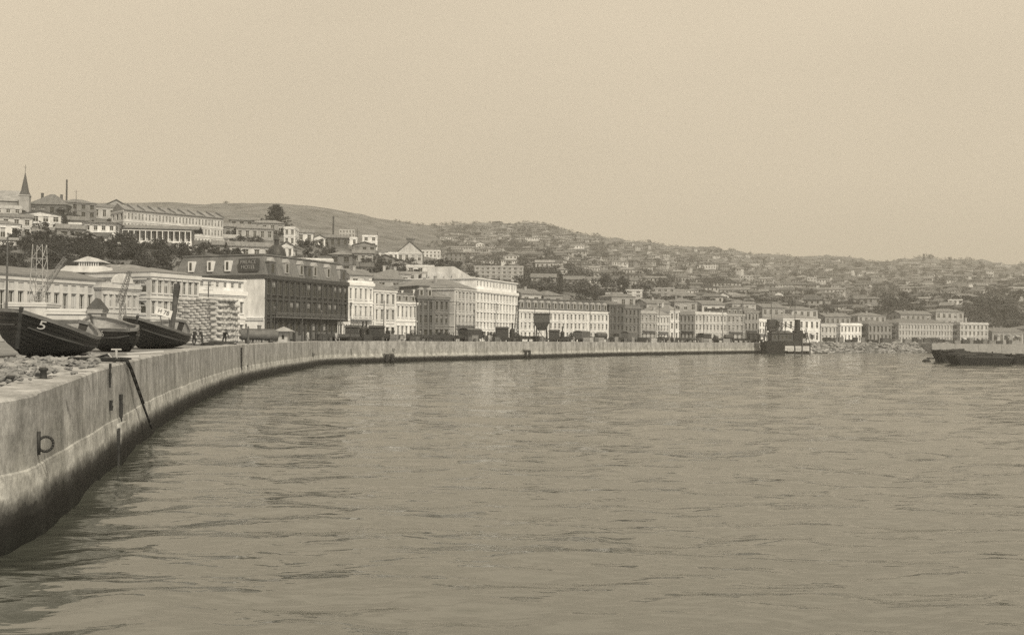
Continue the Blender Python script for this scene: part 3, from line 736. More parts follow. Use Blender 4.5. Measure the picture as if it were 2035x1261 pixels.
S('long_terrace', 'long pale three storeyed terrace with a dormered mansard right of the white block', 1031, 618, 1209, 623, 352, dr=381, thick=15, floors=3, nb=22, tone=.6, win=(.4, .6), roof='mansard', rh=3.6, rtone=.2, dorm=14, cornice=.6, chim=4, pil=4, nside=2)
S('dark_warehouse', 'dark brown warehouse with stepped roofs right of the long terrace', 1210, 607, 1240, 608, 382, dr=388, thick=15, floors=4, nb=4, tone=.1, win=(.42, .55), roof='hip', rh=1.6, rtone=.2, cornice=.5, pil=2, nside=2)
S('brown_stone_store', 'narrow dark store with a flat roof beside the dark brown warehouse', 1241, 612, 1272, 613, 389, dr=396, thick=15, floors=4, nb=4, tone=.16, win=(.42, .55), roof='flat', rtone=.2, cornice=.6, nside=2)
rest = [
 ('grey_office', 'grey three storeyed office with pale ground floor arches', 1273, 622, 1304, 623, 397, 404, .36, 4, 3, 'flat', 'arch'),
 ('pale_shop_house', 'pale three storeyed shop house beside a grey office', 1305, 628, 1330, 628, 405, 409, .55, 4, 3, 'hip', 'rect'),
 ('narrow_white_house', 'narrow white house with a hipped roof on the central waterfront', 1331, 619, 1349, 620, 410, 414, .66, 2, 3, 'hip', 'rect'),
 ('dark_shop_house', 'dark narrow shop house left of a broad pale office', 1350, 624, 1380, 624, 415, 421, .2, 4, 3, 'flat', 'rect'),
 ('broad_pale_office', 'broad pale office with a heavy white cornice and plain frieze', 1381, 624, 1444, 628, 422, 434, .5, 9, 3, 'flat', 'rect'),
 ('grey_twin_house', 'grey house with twin bays and a steep dark roof', 1445, 626, 1478, 627, 436, 442, .36, 4, 3, 'mansard', 'rect'),
 ('brown_corner_house', 'brown corner house just left of the white narrow fronted block', 1479, 620, 1507, 621, 443, 448, .28, 4, 3, 'hip', 'arch'),
 ('white_striped_house', 'white house with tall narrow windows behind the bow of the dredger', 1508, 638, 1533, 638, 450, 454, .7, 4, 3, 'flat', 'rect'),
 ('white_customs_office', 'bright white two storeyed building behind the dredger with a dark flat eave', 1556, 634, 1629, 638, 462, 474, .74, 7, 2, 'hip', 'rect'),
 ('small_pale_store', 'small pale store right of the bright building behind the dredger', 1631, 648, 1662, 649, 478, 484, .45, 4, 2, 'flat', 'rect'),
 ('white_low_warehouse', 'low white warehouse with a long white canopy near the rubble bank', 1670, 646, 1712, 647, 490, 497, .74, 6, 2, 'flat', 'rect'),
 ('dark_gap_house', 'dark grey house behind the rubble bank', 1726, 645, 1772, 646, 502, 508, .24, 6, 2, 'hip', 'rect'),
 ('long_grey_barracks', 'long grey three storeyed building with many narrow windows on the far shore', 1786, 643, 1893, 646, 512, 532, .4, 18, 3, 'hip', 'rect'),
 ('pale_far_mansion', 'pale square building with a white cornice, last on the right waterfront', 1908, 644, 1964, 645, 538, 546, .44, 7, 3, 'flat', 'rect'),
 ('low_far_shed', 'low grey shed at the right edge of the waterfront', 1972, 661, 2034, 662, 552, 560, .3, 5, 1, 'gable', 'rect'),
 ('far_right_store', 'long brown store cut by the right edge of the picture', 2040, 655, 2110, 656, 562, 572, .3, 7, 2, 'hip', 'rect'),
]
for (nm, lb, pl, yl, pr, yr, dl, dr, tone, nb, fl, rf, st) in rest:
    S(nm, lb, pl, yl, pr, yr, dl, dr=dr, thick=14, floors=fl, nb=nb, tone=tone, win=(.42, .6), style=st, roof=rf, rh=2.2, rtone=.24 + .1 * (tone > .5), cornice=.5, nside=2, dorm=3, hood=True, parapet=.6, balcony=(nb == 4 and fl == 3), chim=(nb % 3), awn=(nb % 2))
# a second street row whose roofs show between and above the front ones
row2 = [
 (694, 548, 738, 556, 300, .5, 'gable', 'grey roofed house peering over the white balconied house'), (744, 556, 800, 566, 315, .3, 'gable', 'long low grey roof behind the cream bay windowed house'),
 (752, 545, 815, 553, 345, .45, 'hip', 'pale house with a wide roof at the foot of the spur'), (862, 560, 900, 572, 330, .62, 'gablex', 'white gabled house behind the brown street houses'),
 (800, 572, 850, 580, 326, .4, 'gable', 'grey house with a long ridge behind the small mansard house'), (838, 572, 866, 578, 334, .3, 'hip', 'small dark roofed house beside the white gabled house'),
 (885, 552, 944, 575, 350, .36, 'flat', 'plain grey blind walled block left of the tallest white building'),
 (1036, 585, 1075, 600, 385, .45, 'gable', 'pale low house behind the left end of the long terrace'), (1080, 588, 1118, 602, 395, .3, 'hip', 'dark hipped house behind the middle of the long terrace'),
 (1215, 590, 1262, 605, 425, .3, 'hip', 'grey house on the bank over the dark warehouse'), (1285, 604, 1330, 618, 450, .42, 'gable', 'pale house with a long roof behind the grey office'),
 (1340, 600, 1385, 616, 470, .3, 'hip', 'dark roofed house over the narrow white house'), (1395, 606, 1440, 620, 480, .5, 'gable', 'pale gabled house behind the broad pale office'),
 (1455, 604, 1502, 617, 495, .36, 'hip', 'grey hipped house behind the twin bayed house'), (1515, 612, 1560, 630, 520, .3, 'gable', 'brown house behind the dredger funnel'),
 (1575, 616, 1625, 630, 540, .4, 'hip', 'large grey hipped house over the bright building behind the dredger'), (1640, 630, 1690, 644, 560, .3, 'gable', 'dark long roofed house behind the small pale store'),
 (1705, 628, 1760, 640, 575, .36, 'hip', 'grey house behind the dark grey house near the rubble'), (1790, 625, 1850, 640, 590, .3, 'gable', 'long dark shed above the left of the grey barracks'), (1860, 620, 1915, 640, 600, .36, 'hip', 'grey house on the rise over the barracks'),
]
for (pl, ye, pr, yb, d, tone, rf, lb) in row2:
    O, rz, W = frame_px(pl, d, pr, d + 4); zb = 4.0; H = P(pl, ye, d).z - 4.0
    make_building('town_house', lb, 'house', O, rz, W, 12, H, floors=max(2, round(H / 4)), nb=max(2, int(W / 3)), nside=3, tone=tone, roof=rf, rh=2.0, rtone=.28, cornice=.3, hood=False, parapet=.5, chim=(int(pl) % 3 if rf != 'flat' else 0))
# ------------------------------------------------------------------ buildings on the near hill
def church():
    px = 45; d = dsolve(px, 436); z0 = P(px, 440, d).z; x = gx(px, d); s = d / FPX
    t = thing('church', 'church with a tall pointed spire on the hilltop at far left', 'church', (x, d, z0), .25)
    mb = MB(); r = 9.5 * s; zt = 50 * s; mb.box(-r, r, -r, r, -8, zt); mb.box(-r*1.1, r*1.1, -r*1.1, r*1.1, zt + .002, zt + .5)
    tw = mb.build('tower', plaster(.34), t)
    for sg in (-1, 1):
        put('belfry_window', winmesh(.9, 3.2, 'arch', .34), tw, (sg * r * .45, -r - .01 - .13, zt - 5))
    sp = MB(); hs = 47 * s
    sp.lathe([(r * 1.15, zt + .5), (r * .8, zt + hs * .22), (.12, zt + hs), (0, zt + hs + .02)], (0, 0, 0), 8, 0, math.pi / 8); sp.build('spire', roofm(.13), t)
    c = MB(); c.bar((0, 0, zt + hs - .3), (0, 0, zt + hs + 3.2), .09); c.bar((-.7, 0, zt + hs + 2.2), (.7, 0, zt + hs + 2.2), .08); c.build('cross', metal(.06), t)
    n = MB(); n.box(-22, -r - .1, 1, 14, -8, 8); n.hexa([(-22.3, .5, 8.003), (-r - .1, .5, 8.003), (-r - .1, 14.5, 8.003), (-22.3, 14.5, 8.003)], [(-22.3, 7.4, 13), (-r - .1, 7.4, 13), (-r - .1, 7.6, 13), (-22.3, 7.6, 13)]); n.build('nave', plaster(.28), t)
church()
HB = hill
# name, label, pl, eave y, pr, base y, options
HB('hill_house', 'pale house with a flat dark roof at the top left edge of the hill', -30, 412, 36, 440, thick=10, d=500, tone=.42, roof='flat', rtone=.15)
HB('hill_house', 'wide grey house with a pale lower wing left of the church', -40, 432, 56, 470, thick=10, d=455, tone=.5, roof='gable', rh=1.6, rtone=.25)
HB('hill_house', 'dark walled villa with a wide pyramid roof right of the church spire', 56, 407, 124, 432, thick=13, yaw=-18, d=480, tone=.14, roof='hip', rh=5, rtone=.24, chim=2)
HB('hill_house', 'brown long house with a low roof beside the pyramid roofed villa', 122, 404, 185, 434, thick=10, yaw=8, d=488, tone=.2, roof='hip', rh=2.0, rtone=.26)
HB('hill_house', 'pale house with square windows left of the white terrace row', 183, 413, 240, 436, thick=10, yaw=10, d=478, tone=.4, roof='hip', rh=2.2, rtone=.25)
HB('hill_house', 'open fronted white house with dark posts beneath the church', 40, 428, 114, 462, thick=9, yaw=-5, d=400, tone=.62, roof='gablex', rh=1.4, rtone=.14, nb=4, win=(.55, .75))
HB('hill_house', 'white house cut by the left edge below the church', -30, 446, 34, 478, thick=9, d=372, tone=.64, roof='hip', rh=1.6, rtone=.28)
HB('hill_house', 'low white house on a white terrace wall at the left edge', -25, 478, 28, 494, thick=7, d=322, tone=.62, roof='gable', rh=1.0, rtone=.36)
HB('hill_house', 'long grey roofed shed between the open fronted house and the bay windowed villa', 112, 456, 165, 478, thick=9, d=385, tone=.2, roof='gable', rh=1.8, rtone=.3)
HB('bay_windowed_villa', 'white two storeyed villa with dark windows and a wide flat eave', 165, 444, 224, 481, thick=9, yaw=-14, d=375, tone=.7, roof='hip', rh=1.2, rtone=.2, win=(.5, .55), nb=4, over=.9)
# long terrace of white houses with stepped roofs
def terrace():
    dl = dsolve(242, 472); dr = dl * 1.07; O, rz, W = frame_px(242, dl, 441, dr); z0 = P(242, 482, dl).z; O.z = z0
    yb = P(441, 480, dr).z - z0; H = P(242, 419, dl).z - z0; n = 10
    t, zt = make_building('white_terrace', 'long white terrace row with stepped sloping roofs high on the hill', 'terrace', O, rz, W, 11, H, floors=3, nb=30, nside=3, tone=.5, win=(.42, .6), roof='flat', parapet=0, base=14, cornice=.3, hood=False, wcap=97)
    for i in range(n):
        a, b = W * i / n, W * (i + 1) / n; m_ = MB()
        m_.hexa([(a, -.7, zt + .06), (b, -.7, zt + .06), (b, 11.4, zt + .06), (a, 11.4, zt + .06)], [(a, -.7, zt + .35), (b - .02, -.7, zt + .35), (b - .02, 6, zt + 2.5), (a, 6, zt + 3.1)])
        m_.build('house_roof', roofm(.34), t)
        w_ = MB(); w_.box(b - .28, b - .02, -.75, 6, zt + .4, zt + .8); w_.hexa([(b - .3, -.8, zt + .36), (b - .021, -.8, zt + .36), (b - .021, 6, zt + 2.6), (b - .3, 6, zt + 2.6)], [(b - .3, -.8, zt + .75), (b - .021, -.8, zt + .75), (b - .021, 6, zt + 3.3), (b - .3, 6, zt + 3.3)]); w_.build('party_wall', plaster(.2), t)
terrace()
HB('hill_house', 'gable ended brown house closing the left end of the white terrace row', 208, 409, 246, 436, thick=14, yaw=6, d=440, tone=.34, roof='gablex', rh=2.6, rtone=.2)
# arcaded veranda house
def veranda():
    d = dsolve(300, 487); O, rz, W = frame_px(243, d, 378, d + 4); z0 = P(243, 483, d).z; O.z = z0; H = P(243, 455, d).z - z0
    t, zt = make_building('veranda_house', 'long white house with an arcaded veranda of slim posts on the slope', 'house', O, rz, W, 9, H, floors=1, nb=12, nside=2, tone=.42, win=(.5, .7), style='arch', roof='gable', rh=1.6, rtone=.28, base=5, hood=False, cornice=.15, over=2.6, fl=[1])
    p = MB(); n = 13
    for i in range(n): x = W * i / (n - 1); p.box(x - .13, x + .13, -2.2, -1.95, -2, H - .3)
    p.box(-.2, W + .2, -2.25, -1.9, H - .55, H - .302); p.build('post_row', trimm(.7), t)
    b = MB(); b.box(-.3, W + .3, -2.6, -2.3, -2.4, .8); b.build('balustrade', plaster(.7), t)
    HB('hill_house', 'grey blank walled house at the right end of the veranda', 377, 461, 392, 490, thick=10, d=362, tone=.22, roof='flat', nb=1, rtone=.3)
veranda()
for (lb, pl, ye, pr, yb, d, tone, rf, rt, yw) in [
 ('low white house with two dark square windows right of the veranda', 384, 474, 425, 488, 372, .62, 'flat', .4, 0),
 ('pale flat roofed house on a white terrace below the right end of the terrace row', 424, 474, 470, 484, 395, .55, 'gable', .5, 0),
 ('wide two storeyed cream house with a long grey roof left of the dome', 455, 491, 540, 515, 352, .5, 'gable', .3, 8),
 ('dark side wing of the cream house left of the dome', 422, 488, 457, 504, 358, .2, 'gable', .28, 0),
 ('gable fronted white house just behind the hotel dome', 556, 490, 580, 512, 350, .6, 'gablex', .24, -6),
 ('grey roofed house right of the white terrace row', 444, 452, 505, 468, 450, .24, 'gable', .3, 5),
 ('long grey house with stacked roofs under the tall pine', 468, 455, 540, 476, 410, .34, 'hip', .3, 5),
 ('grey house under the tall pine with a broad hipped roof', 500, 444, 562, 462, 455, .3, 'hip', .32, -5),
 ('upper grey house with a low roof beside the terrace end', 455, 438, 500, 450, 500, .2, 'hip', .28, 0),
 ('tall narrow white house right of the pine', 562, 453, 584, 488, 420, .6, 'flat', .4, -10),
 ('white house in trees right of the pine', 588, 463, 620, 480, 450, .58, 'gable', .3, 0),
 ('white round gabled house left of the tall chimney', 622, 474, 644, 490, 425, .62, 'gablex', .22, 12),
 ('dark long warehouse at the foot of the tall chimney', 640, 473, 690, 490, 430, .12, 'gable', .26, 0),
 ('pale block right of the tall chimney with small windows', 672, 457, 703, 472, 470, .42, 'flat', .3, 0),
 ('white house below the pale block near the second chimney', 684, 473, 708, 488, 432, .64, 'flat', .3, 0),
 ('slim white house with a flat dark roof between two chimneys', 718, 469, 748, 494, 440, .66, 'flat', .12, 0),
 ('grey gabled house beneath the slim white house', 700, 488, 745, 505, 410, .22, 'gablex', .28, 0),
 ('brown tall sided house above the hotel roof on the spur', 652, 507, 698, 545, 372, .16, 'hip', .3, -10),
 ('grey house with white end wall on the spur', 700, 504, 740, 522, 385, .3, 'gable', .3, 0),
 ('white low house behind the hotel mansard', 582, 516, 660, 538, 330, .62, 'flat', .4, 0),
 ('white boxy house at the left of the steep roofed mansion', 770, 503, 790, 520, 440, .66, 'flat', .4, 0),
 ('white house with a flat roof right of the steep roofed mansion', 836, 498, 874, 512, 450, .6, 'flat', .16, 0),
 ('two storeyed white house with dark windows under the mansion', 806, 529, 862, 547, 390, .56, 'flat', .3, 0),
 ('grey house beneath the mansion on the slope', 776, 526, 812, 540, 400, .4, 'hip', .28, 0),
 ('low pale house at the foot of the spur under the dark trees', 795, 549, 860, 562, 372, .5, 'gable', .34, 0),
 ]:
    HB('hill_house', lb, pl, ye, pr, yb, thick=9, yaw=yw, d=d, tone=tone, roof=rf, rh=(1.8 if rf != 'flat' else 1), rtone=rt, over=.6, parapet=.4)
t, d, W, H, zt = HB('mansion', 'mansion with a steep dark roof and square turret on the spur', 788, 503, 838, 522, thick=12, d=430, tone=.5, roof='gablex', rh=6, rtone=.13)
tu = MB(); tu.box(W * .38, W * .66, 1, 4, zt + 2, zt + 7.2); tu.box(W * .34, W * .7, .7, 4.3, zt + 7.203, zt + 7.7); tu.build('turret', plaster(.16), t)
for (lb, pl, ye, pr, yb, tone, rf, fl, d) in [
 ('long three storeyed grey school on the slope behind the tallest white building', 942, 530, 1039, 562, .36, 'flat', 4, 600),
 ('two storeyed grey house with twin gables behind the long terrace', 1055, 552, 1104, 572, .34, 'gable', 2, 560),
 ('bright white long house half way up the slope near two round trees', 1158, 557, 1196, 567, .68, 'gable', 1, 640),
 ('long brown house beside the bright white long house', 1116, 556, 1160, 572, .2, 'gable', 2, 610),
 ('wide grey brown school with three rows of windows above the grey office', 1268, 573, 1340, 600, .32, 'flat', 3, 600),
 ('pale square house to the left of the wide grey brown school', 1243, 577, 1276, 592, .5, 'flat', 2, 560),
 ('pink grey retaining house on the bank above the dark warehouse', 1203, 583, 1238, 603, .38, 'flat', 2, 520),
 ('big white stepped roofed house high on the hazy hill', 1132, 488, 1160, 500, .75, 'hip', 2, None),
 ('twin white houses high above the broad pale office', 1385, 528, 1422, 540, .6, 'flat', 2, None),
 ('pale tall house in the middle of the far slope', 1470, 548, 1495, 560, .45, 'flat', 2, None),
 ('tall white fronted house on the slope over the broad pale office', 1428, 588, 1448, 604, .6, 'gablex', 3, 640),
 ('wide grey house with many windows over the broad pale office', 1376, 590, 1428, 612, .36, 'flat', 3, 640),
 ('white house on the bend of the far right hillside road', 1885, 596, 1912, 614, .62, 'flat', 2, None),
 ('white villa near the skyline at far right', 1960, 538, 1974, 549, .68, 'hip', 2, None),
 ('long pale row house near the skyline over the grey barracks', 1788, 521, 1828, 530, .42, 'flat', 1, None),
 ('white chapel like house on the upper left of the hazy slope', 944, 485, 962, 496, .64, 'gablex', 2, None),
 ('pale tall house on the ridge slope behind the school', 1003, 508, 1026, 524, .5, 'hip', 2, None),
 ('pale square house left of the tall white facade on the right slope', 1604, 552, 1622, 564, .5, 'flat', 2, None),
 ('white gabled house under the dark trees on the right slope', 1540, 585, 1556, 594, .66, 'gablex', 1, None),
 ]:
    HB('slope_house', lb, pl, ye, pr, yb, thick=10, d=d, tone=tone, roof=rf, rh=2.2, rtone=.26, floors=fl, hood=False, courses=(fl > 1), base=9, parapet=.4)
def chimney_stack(px, yt, yb, d, r, lb):
    d = dsolve(px, yb); z0 = P(px, yb, d).z; h = P(px, yt, d).z - z0
    t = thing('factory_chimney', lb, 'chimney', (gx(px, d), d, z0), 0, 'factory chimneys on the hill')
    a = MB(); a.lathe([(r * 1.25, -6), (r, h - .8), (r * 1.15, h - .7), (r * 1.15, h), (r * .7, h), (r * .7, h - 1)], n=12); a.build('shaft', plaster(.08), t)
    b = MB(); b.box(-r * 1.8, r * 1.8, -r * 1.8, r * 1.8, -7, 2.2); b.build('plinth', plaster(.12), t)
chimney_stack(128, 357, 425, 470, .34, 'thin tall dark chimney standing right of the church spire')
chimney_stack(660, 430, 486, 425, .42, 'tall dark chimney rising from the long warehouse on the spur')
chimney_stack(708, 455, 482, 436, .34, 'short dark chimney beside the pale block on the spur')
chimney_stack(748, 460, 490, 445, .34, 'short dark chimney right of the slim white house')
def pole(name, px, yt, yb, d, lb, cat='pole', arms=1):
    d = dsolve(px, yb) if yb < 560 else d; z0 = P(px, yb, d).z; h = P(px, yt, d).z - z0
    t = thing(name, lb, cat, (gx(px, d), d, z0))
    a = MB(); a.bar((0,0,-1), (0,0,h), .16, 0, 6, .1); a.build('post', wood(.1), t)
    b = MB()
    for i in range(arms): b.bar((-.9, 0, h - .5 - i), (.9, 0, h - .5 - i), .06)
    b.build('crossarm', wood(.08), t)
pole('flagpole', 147, 378, 436, 420, 'thin flagpole standing in the garden left of the bay windowed villa', 'flagpole')
pole('flagpole', 840, 505, 532, 400, 'thin pale flagpole beside the steep roofed mansion', 'flagpole')
pole('telegraph_pole', 12, 470, 640, 135, 'tall telegraph pole at the left edge behind the nearest boat', 'pole', 2)
pole('telegraph_pole', 413, 560, 620, 190, 'telegraph pole behind the stacked sacks', 'pole', 3)

# ------------------------------------------------------------------ retaining walls on the slope
def retaining(px0, px1, y, h, d, lb, tone=.5):
    d = dsolve((px0 + px1) / 2, sum(y) / 2 + 6) - 1; mb = MB(); n = 8; pts = [P(px0 + (px1 - px0) * i / n, y[0] + (y[1] - y[0]) * i / n, d) for i in range(n + 1)]
    for a, b in zip(pts, pts[1:]):
        mb.hexa([(a.x, a.y - .3, a.z - h), (b.x, b.y - .3, b.z - h), (b.x, b.y + .4, b.z - h), (a.x, a.y + .4, a.z - h)], [(a.x, a.y, a.z), (b.x, b.y, b.z), (b.x, b.y + .4, b.z), (a.x, a.y + .4, a.z)])
    tag(mb.build('retaining_wall', mat('rubble_masonry', tone, .9, .35, .8)), lb, 'wall', 'retaining walls on the near hill')
retaining(-20, 48, (487, 488), 1.6, 310, 'white retaining wall at the left edge of the slope', .62)
retaining(168, 240, (478, 481), 1.2, 362, 'white garden wall under the bay windowed villa', .66)
retaining(180, 215, (492, 500), 3.0, 335, 'pale broken stone wall among the dark shrubs', .34)
retaining(370, 430, (494, 492), 1.6, 350, 'grey retaining wall under the low white house', .3)
retaining(590, 655, (500, 512), 3.5, 390, 'grey stone bank wall on the spur above the hotel', .26)

# ------------------------------------------------------------------ trees and shrubs
def crown_mesh(seed, kind='round', n=620, tone=.05):
    r = random.Random(seed); mb = MB()
    cl = []
    if kind == 'round':
        for i in range(16): 
            a = r.uniform(0, 6.283); q = r.uniform(.1, .42); cl.append((q * math.cos(a), q * math.sin(a), r.uniform(.32, .86), r.uniform(.12, .24)))
    elif kind == 'tall':
        for i in range(16):
            z = .2 + .75 * i / 16; q = .2 * (1 - (z - .45) ** 2); a = r.uniform(0, 6.283); cl.append((q * r.random() * math.cos(a), q * r.random() * math.sin(a), z, r.uniform(.08, .15)))
    elif kind == 'low':
        for i in range(14):
            a = r.uniform(0, 6.283); q = r.uniform(.0, .6); cl.append((q * math.cos(a), q * math.sin(a), r.uniform(.25, .8) * (1 - .4 * q), r.uniform(.14, .28)))
    for i in range(n):
        c = cl[i % len(cl)]; v = Vector((r.gauss(0, 1), r.gauss(0, 1), r.gauss(0, 1))).normalized() * c[3] * r.uniform(.55, 1.05)
        p = Vector(c[:3]) + Vector((v.x, v.y, v.z * .8)); s = r.uniform(.025, .06)
        a = Vector((r.gauss(0, 1), r.gauss(0, 1), r.gauss(0, 1))).normalized(); b = a.orthogonal().normalized(); a = a.cross(b)
        mb.face([p - a * s, p + b * s * .7, p + a * s, p - b * s * .7])
    return mb.mesh('crown', leafm(tone))
def trunk_mesh(seed):
    r = random.Random(seed); mb = MB(); mb.bar((0, 0, -.25), (0, 0, .35), .045, 0, 6, .03)
    for i in range(4):
        a = r.uniform(0, 6.283); mb.bar((0, 0, .22 + .04 * i), (.25 * math.cos(a), .25 * math.sin(a), .6), .022, 0, 5, .008)
    return mb.mesh('trunk', wood(.06))
CR_ = {k: [crown_mesh(i * 7 + len(k), k, 620, [.045, .06, .08][i % 3]) for i in range(5)] for k in ('round', 'tall', 'low')}
TRK = [trunk_mesh(i) for i in range(3)]
def tree(px, yb, hpx, lb, kind='round', d=None, wide=1.0, group=None, name='tree', i=0):
    d = dsolve(px, yb) if (px < 925 or d is None) and yb > 420 else (d or dsolve(px, yb)); z = P(px, yb, d).z; h = hpx * d / FPX
    t = thing(name, lb, 'shrub' if name == 'shrub' else 'tree', (gx(px, d), d, z), rnd.uniform(0, 6), group)
    t.scale = (h * wide, h * wide, h)
    put('crown', CR_[kind][i % 5], t); put('trunk', TRK[i % 3], t)
    return t
def pine(px, yb, hpx, d, lb):
    d = dsolve(px, yb); z = P(px, yb, d).z; h = hpx * d / FPX; r = random.Random(5); mb = MB(); tk = MB()
    t = thing('pine_tree', lb, 'tree', (gx(px, d), d, z)); tk.bar((0,0,-2), (0,0,h), h * .025, 0, 6, .05)
    n = 11
    for k in range(n):
        zz = h * (.04 + .92 * k / n); L_ = h * .66 * (1 - k / n) ** .75 * r.uniform(.7, 1.15) + .25; m_ = 7
        for j in range(m_):
            a = 6.283 * (j + r.random() * .7) / m_; L2 = L_ * r.uniform(.65, 1.15); e = Vector((math.cos(a) * L2, math.sin(a) * L2, zz + L2 * .16)); tk.bar((0, 0, zz), e, h * .006, 0, 4, .01)
            for q in range(60):
                f = r.uniform(.15, 1.02); p = Vector((0, 0, zz)).lerp(e, f) + Vector((r.gauss(0, .028), r.gauss(0, .028), r.gauss(0, .018))) * h
                s = h * r.uniform(.022, .045); u = Vector((r.gauss(0, 1), r.gauss(0, 1), r.gauss(0, .4))).normalized(); v = u.orthogonal().normalized()
                mb.face([p - u * s, p + v * s * .6, p + u * s, p - v * s * .6])
    mb.build('crown', leafm(.035), t); tk.build('trunk', wood(.05), t)
pine(546, 452, 49, 440, 'tall dark pine tree standing against the bare hill')
tree(272, 462, 28, 'dark round tree before the white terrace row', 'low', None, 1.0, i=1)
for k, (px, yb, hp, wd, kd, d, lb) in enumerate([
 (462, 512, 30, 1.0, 'round', 345, 'dark leafy tree left of the wide cream house'), (610, 520, 46, .8, 'tall', 365, 'tall dark tree on the spur right of the dome'),
 (640, 515, 24, 1.2, 'low', 385, 'dark bushy tree behind the round gabled house'), (690, 533, 26, 1.1, 'round', 380, 'dark tree between the two spur houses'),
 (855, 545, 34, 1.1, 'round', 420, 'dark tree at the left of the cypress clump under the mansion'), (880, 548, 36, 1.0, 'round', 425, 'big dark tree in the middle of the clump under the mansion'), (905, 545, 30, 1.1, 'round', 430, 'dark tree at the right end of the clump under the mansion'),
 (760, 545, 34, 1.0, 'low', 390, 'dark leaning shrubby tree on the bare spur slope'), (870, 570, 30, .9, 'round', 375, 'dark tree over the white gabled town house'),
 (1113, 590, 52, .55, 'tall', 520, 'tall dark cypress like tree behind the long terrace'), (1205, 577, 34, .8, 'round', 600, 'round crowned dark tree, left one of a pair on the slope'), (1236, 586, 44, .7, 'round', 590, 'tall dark tree, right one of a pair on the slope'),
 (1090, 590, 28, .9, 'round', 510, 'dark tree on the bank left of the tall cypress like tree'), (1180, 604, 32, 1.2, 'low', 500, 'broad dark tree on the bank above the long terrace'), (1150, 608, 30, 1.2, 'low', 490, 'bushy tree above the middle of the long terrace'),
 (1215, 608, 26, 1.0, 'round', 500, 'dark tree over the right end of the long terrace'), (1240, 604, 30, .7, 'tall', 480, 'slim dark tree above the dark warehouse'),
 (1765, 620, 34, 1.1, 'round', 680, 'large dark tree on the right slope above the grey barracks'), (1800, 606, 28, 1.2, 'round', 750, 'dark tree crown above the long dark shed at right'),
 (1955, 636, 50, .8, 'round', 690, 'large dark tree on the bluff behind the pale far mansion'), (1985, 640, 46, .9, 'round', 690, 'broad dark tree beside the bluff at far right'), (2020, 610, 40, .9, 'round', 800, 'dark tree cut near the right edge of the picture'),
 (1850, 516, 12, 1.0, 'round', None, 'small dark tree on the skyline above the barracks'), (1836, 519, 15, .8, 'tall', None, 'pointed dark tree on the right skyline'), (1888, 520, 11, 1.2, 'round', None, 'round dark tree on the right skyline beyond the pointed one'), (446, 406, 8, 1.3, 'low', 1480, 'small tree on the bare hilltop skyline'),
 ]):
    tree(px, yb, hp, lb, kd, d, wd, i=k)
# dark shrubbery below the hill houses
k = 0
SH = 'dark shrub in the thick scrub on the slope behind the waterfront'
for i in range(230):
    px = rnd.uniform(-20, 470) if i < 165 else rnd.uniform(580, 900)
    y = (rnd.uniform(484, 545) if i < 165 else rnd.uniform(520, 575))
    if i < 165 and px > 300: y += 6
    if 652 < px < 700: continue
    d = dsolve(px, y); z = P(px, y, d).z; h = rnd.uniform(2.0, 5.0)
    t = thing('shrub', SH, 'shrub', (gx(px, d), d, z - h * .2), rnd.uniform(0, 6), 'shrubs on the near slope'); t.scale = (h * 1.3, h * 1.3, h)
    put('crown', CR_[('low', 'round')[i % 2]][i % 5], t)


# ------------------------------------------------------------------ further houses filling the near hill
taken = [(-40,60,405,475),(56,190,400,440),(180,250,405,440),(40,116,425,465),(165,226,440,482),(240,445,410,492),(420,590,440,516),(588,750,455,525),(650,745,500,545),(770,880,500,550)]
FILL = []
r5 = random.Random(12)
for y in (440, 452, 462, 472, 484, 497, 512, 528, 545):
    px = -20 + r5.uniform(0, 20)
    while px < 900:
        if y > lerp_tab([(0,432),(200,448),(440,455),(560,458),(650,486),(750,506),(900,556)], px)[0] and y < lerp_tab([(0,482),(200,486),(440,515),(560,520),(700,545),(900,566)], px)[0]:
            wpx = r5.uniform(20, 36)
            if not any(a < px + wpx * .5 < b and c < y < e for a, b, c, e in taken): FILL.append((px, y, wpx))
        px += r5.uniform(22, 38)
ADJ = ['grey', 'pale', 'white', 'dark', 'brown']
for i, (px, y, wpx) in enumerate(FILL):
    tn = [.24, .42, .62, .13, .2][i % 5]; rf = ['gable', 'hip', 'flat', 'gablex'][i % 4]
    zone_ = 'below the church' if px < 120 else 'near the bay windowed villa' if px < 240 else 'under the white terrace row' if px < 440 else 'around the tall pine' if px < 600 else 'on the spur under the tall chimney' if px < 760 else 'on the spur by the steep roofed mansion'
    HB('hill_house', f"{ADJ[i % 5]} {dict(gable='ridge roofed', hip='hip roofed', flat='flat roofed', gablex='gable fronted')[rf]} small house {zone_}", px, y - r5.uniform(9, 15), px + wpx, y, thick=8, yaw=r5.uniform(-18, 18), tone=tn, roof=rf, rh=1.8, rtone=r5.choice([.16, .24, .32]), group='small houses filling the near hill', hood=False)
for i in range(230):
    px = r5.uniform(-20, 900); y = r5.uniform(lerp_tab([(0,428),(200,445),(440,452),(560,458),(650,486),(750,506),(900,556)], px)[0], lerp_tab([(0,490),(440,520),(700,560),(900,575)], px)[0])
    d = dsolve(px, y); h = r5.uniform(2.2, 5.5); z = P(px, y, d).z
    t = thing('garden_tree', 'dark leafy garden tree among the houses of the near hill', 'tree', (gx(px, d), d, z - .3), r5.uniform(0, 6), 'garden trees on the near hill'); t.scale = (h * 1.1, h * 1.1, h)
    put('crown', CR_[('round', 'low', 'tall')[i % 3]][i % 5], t)

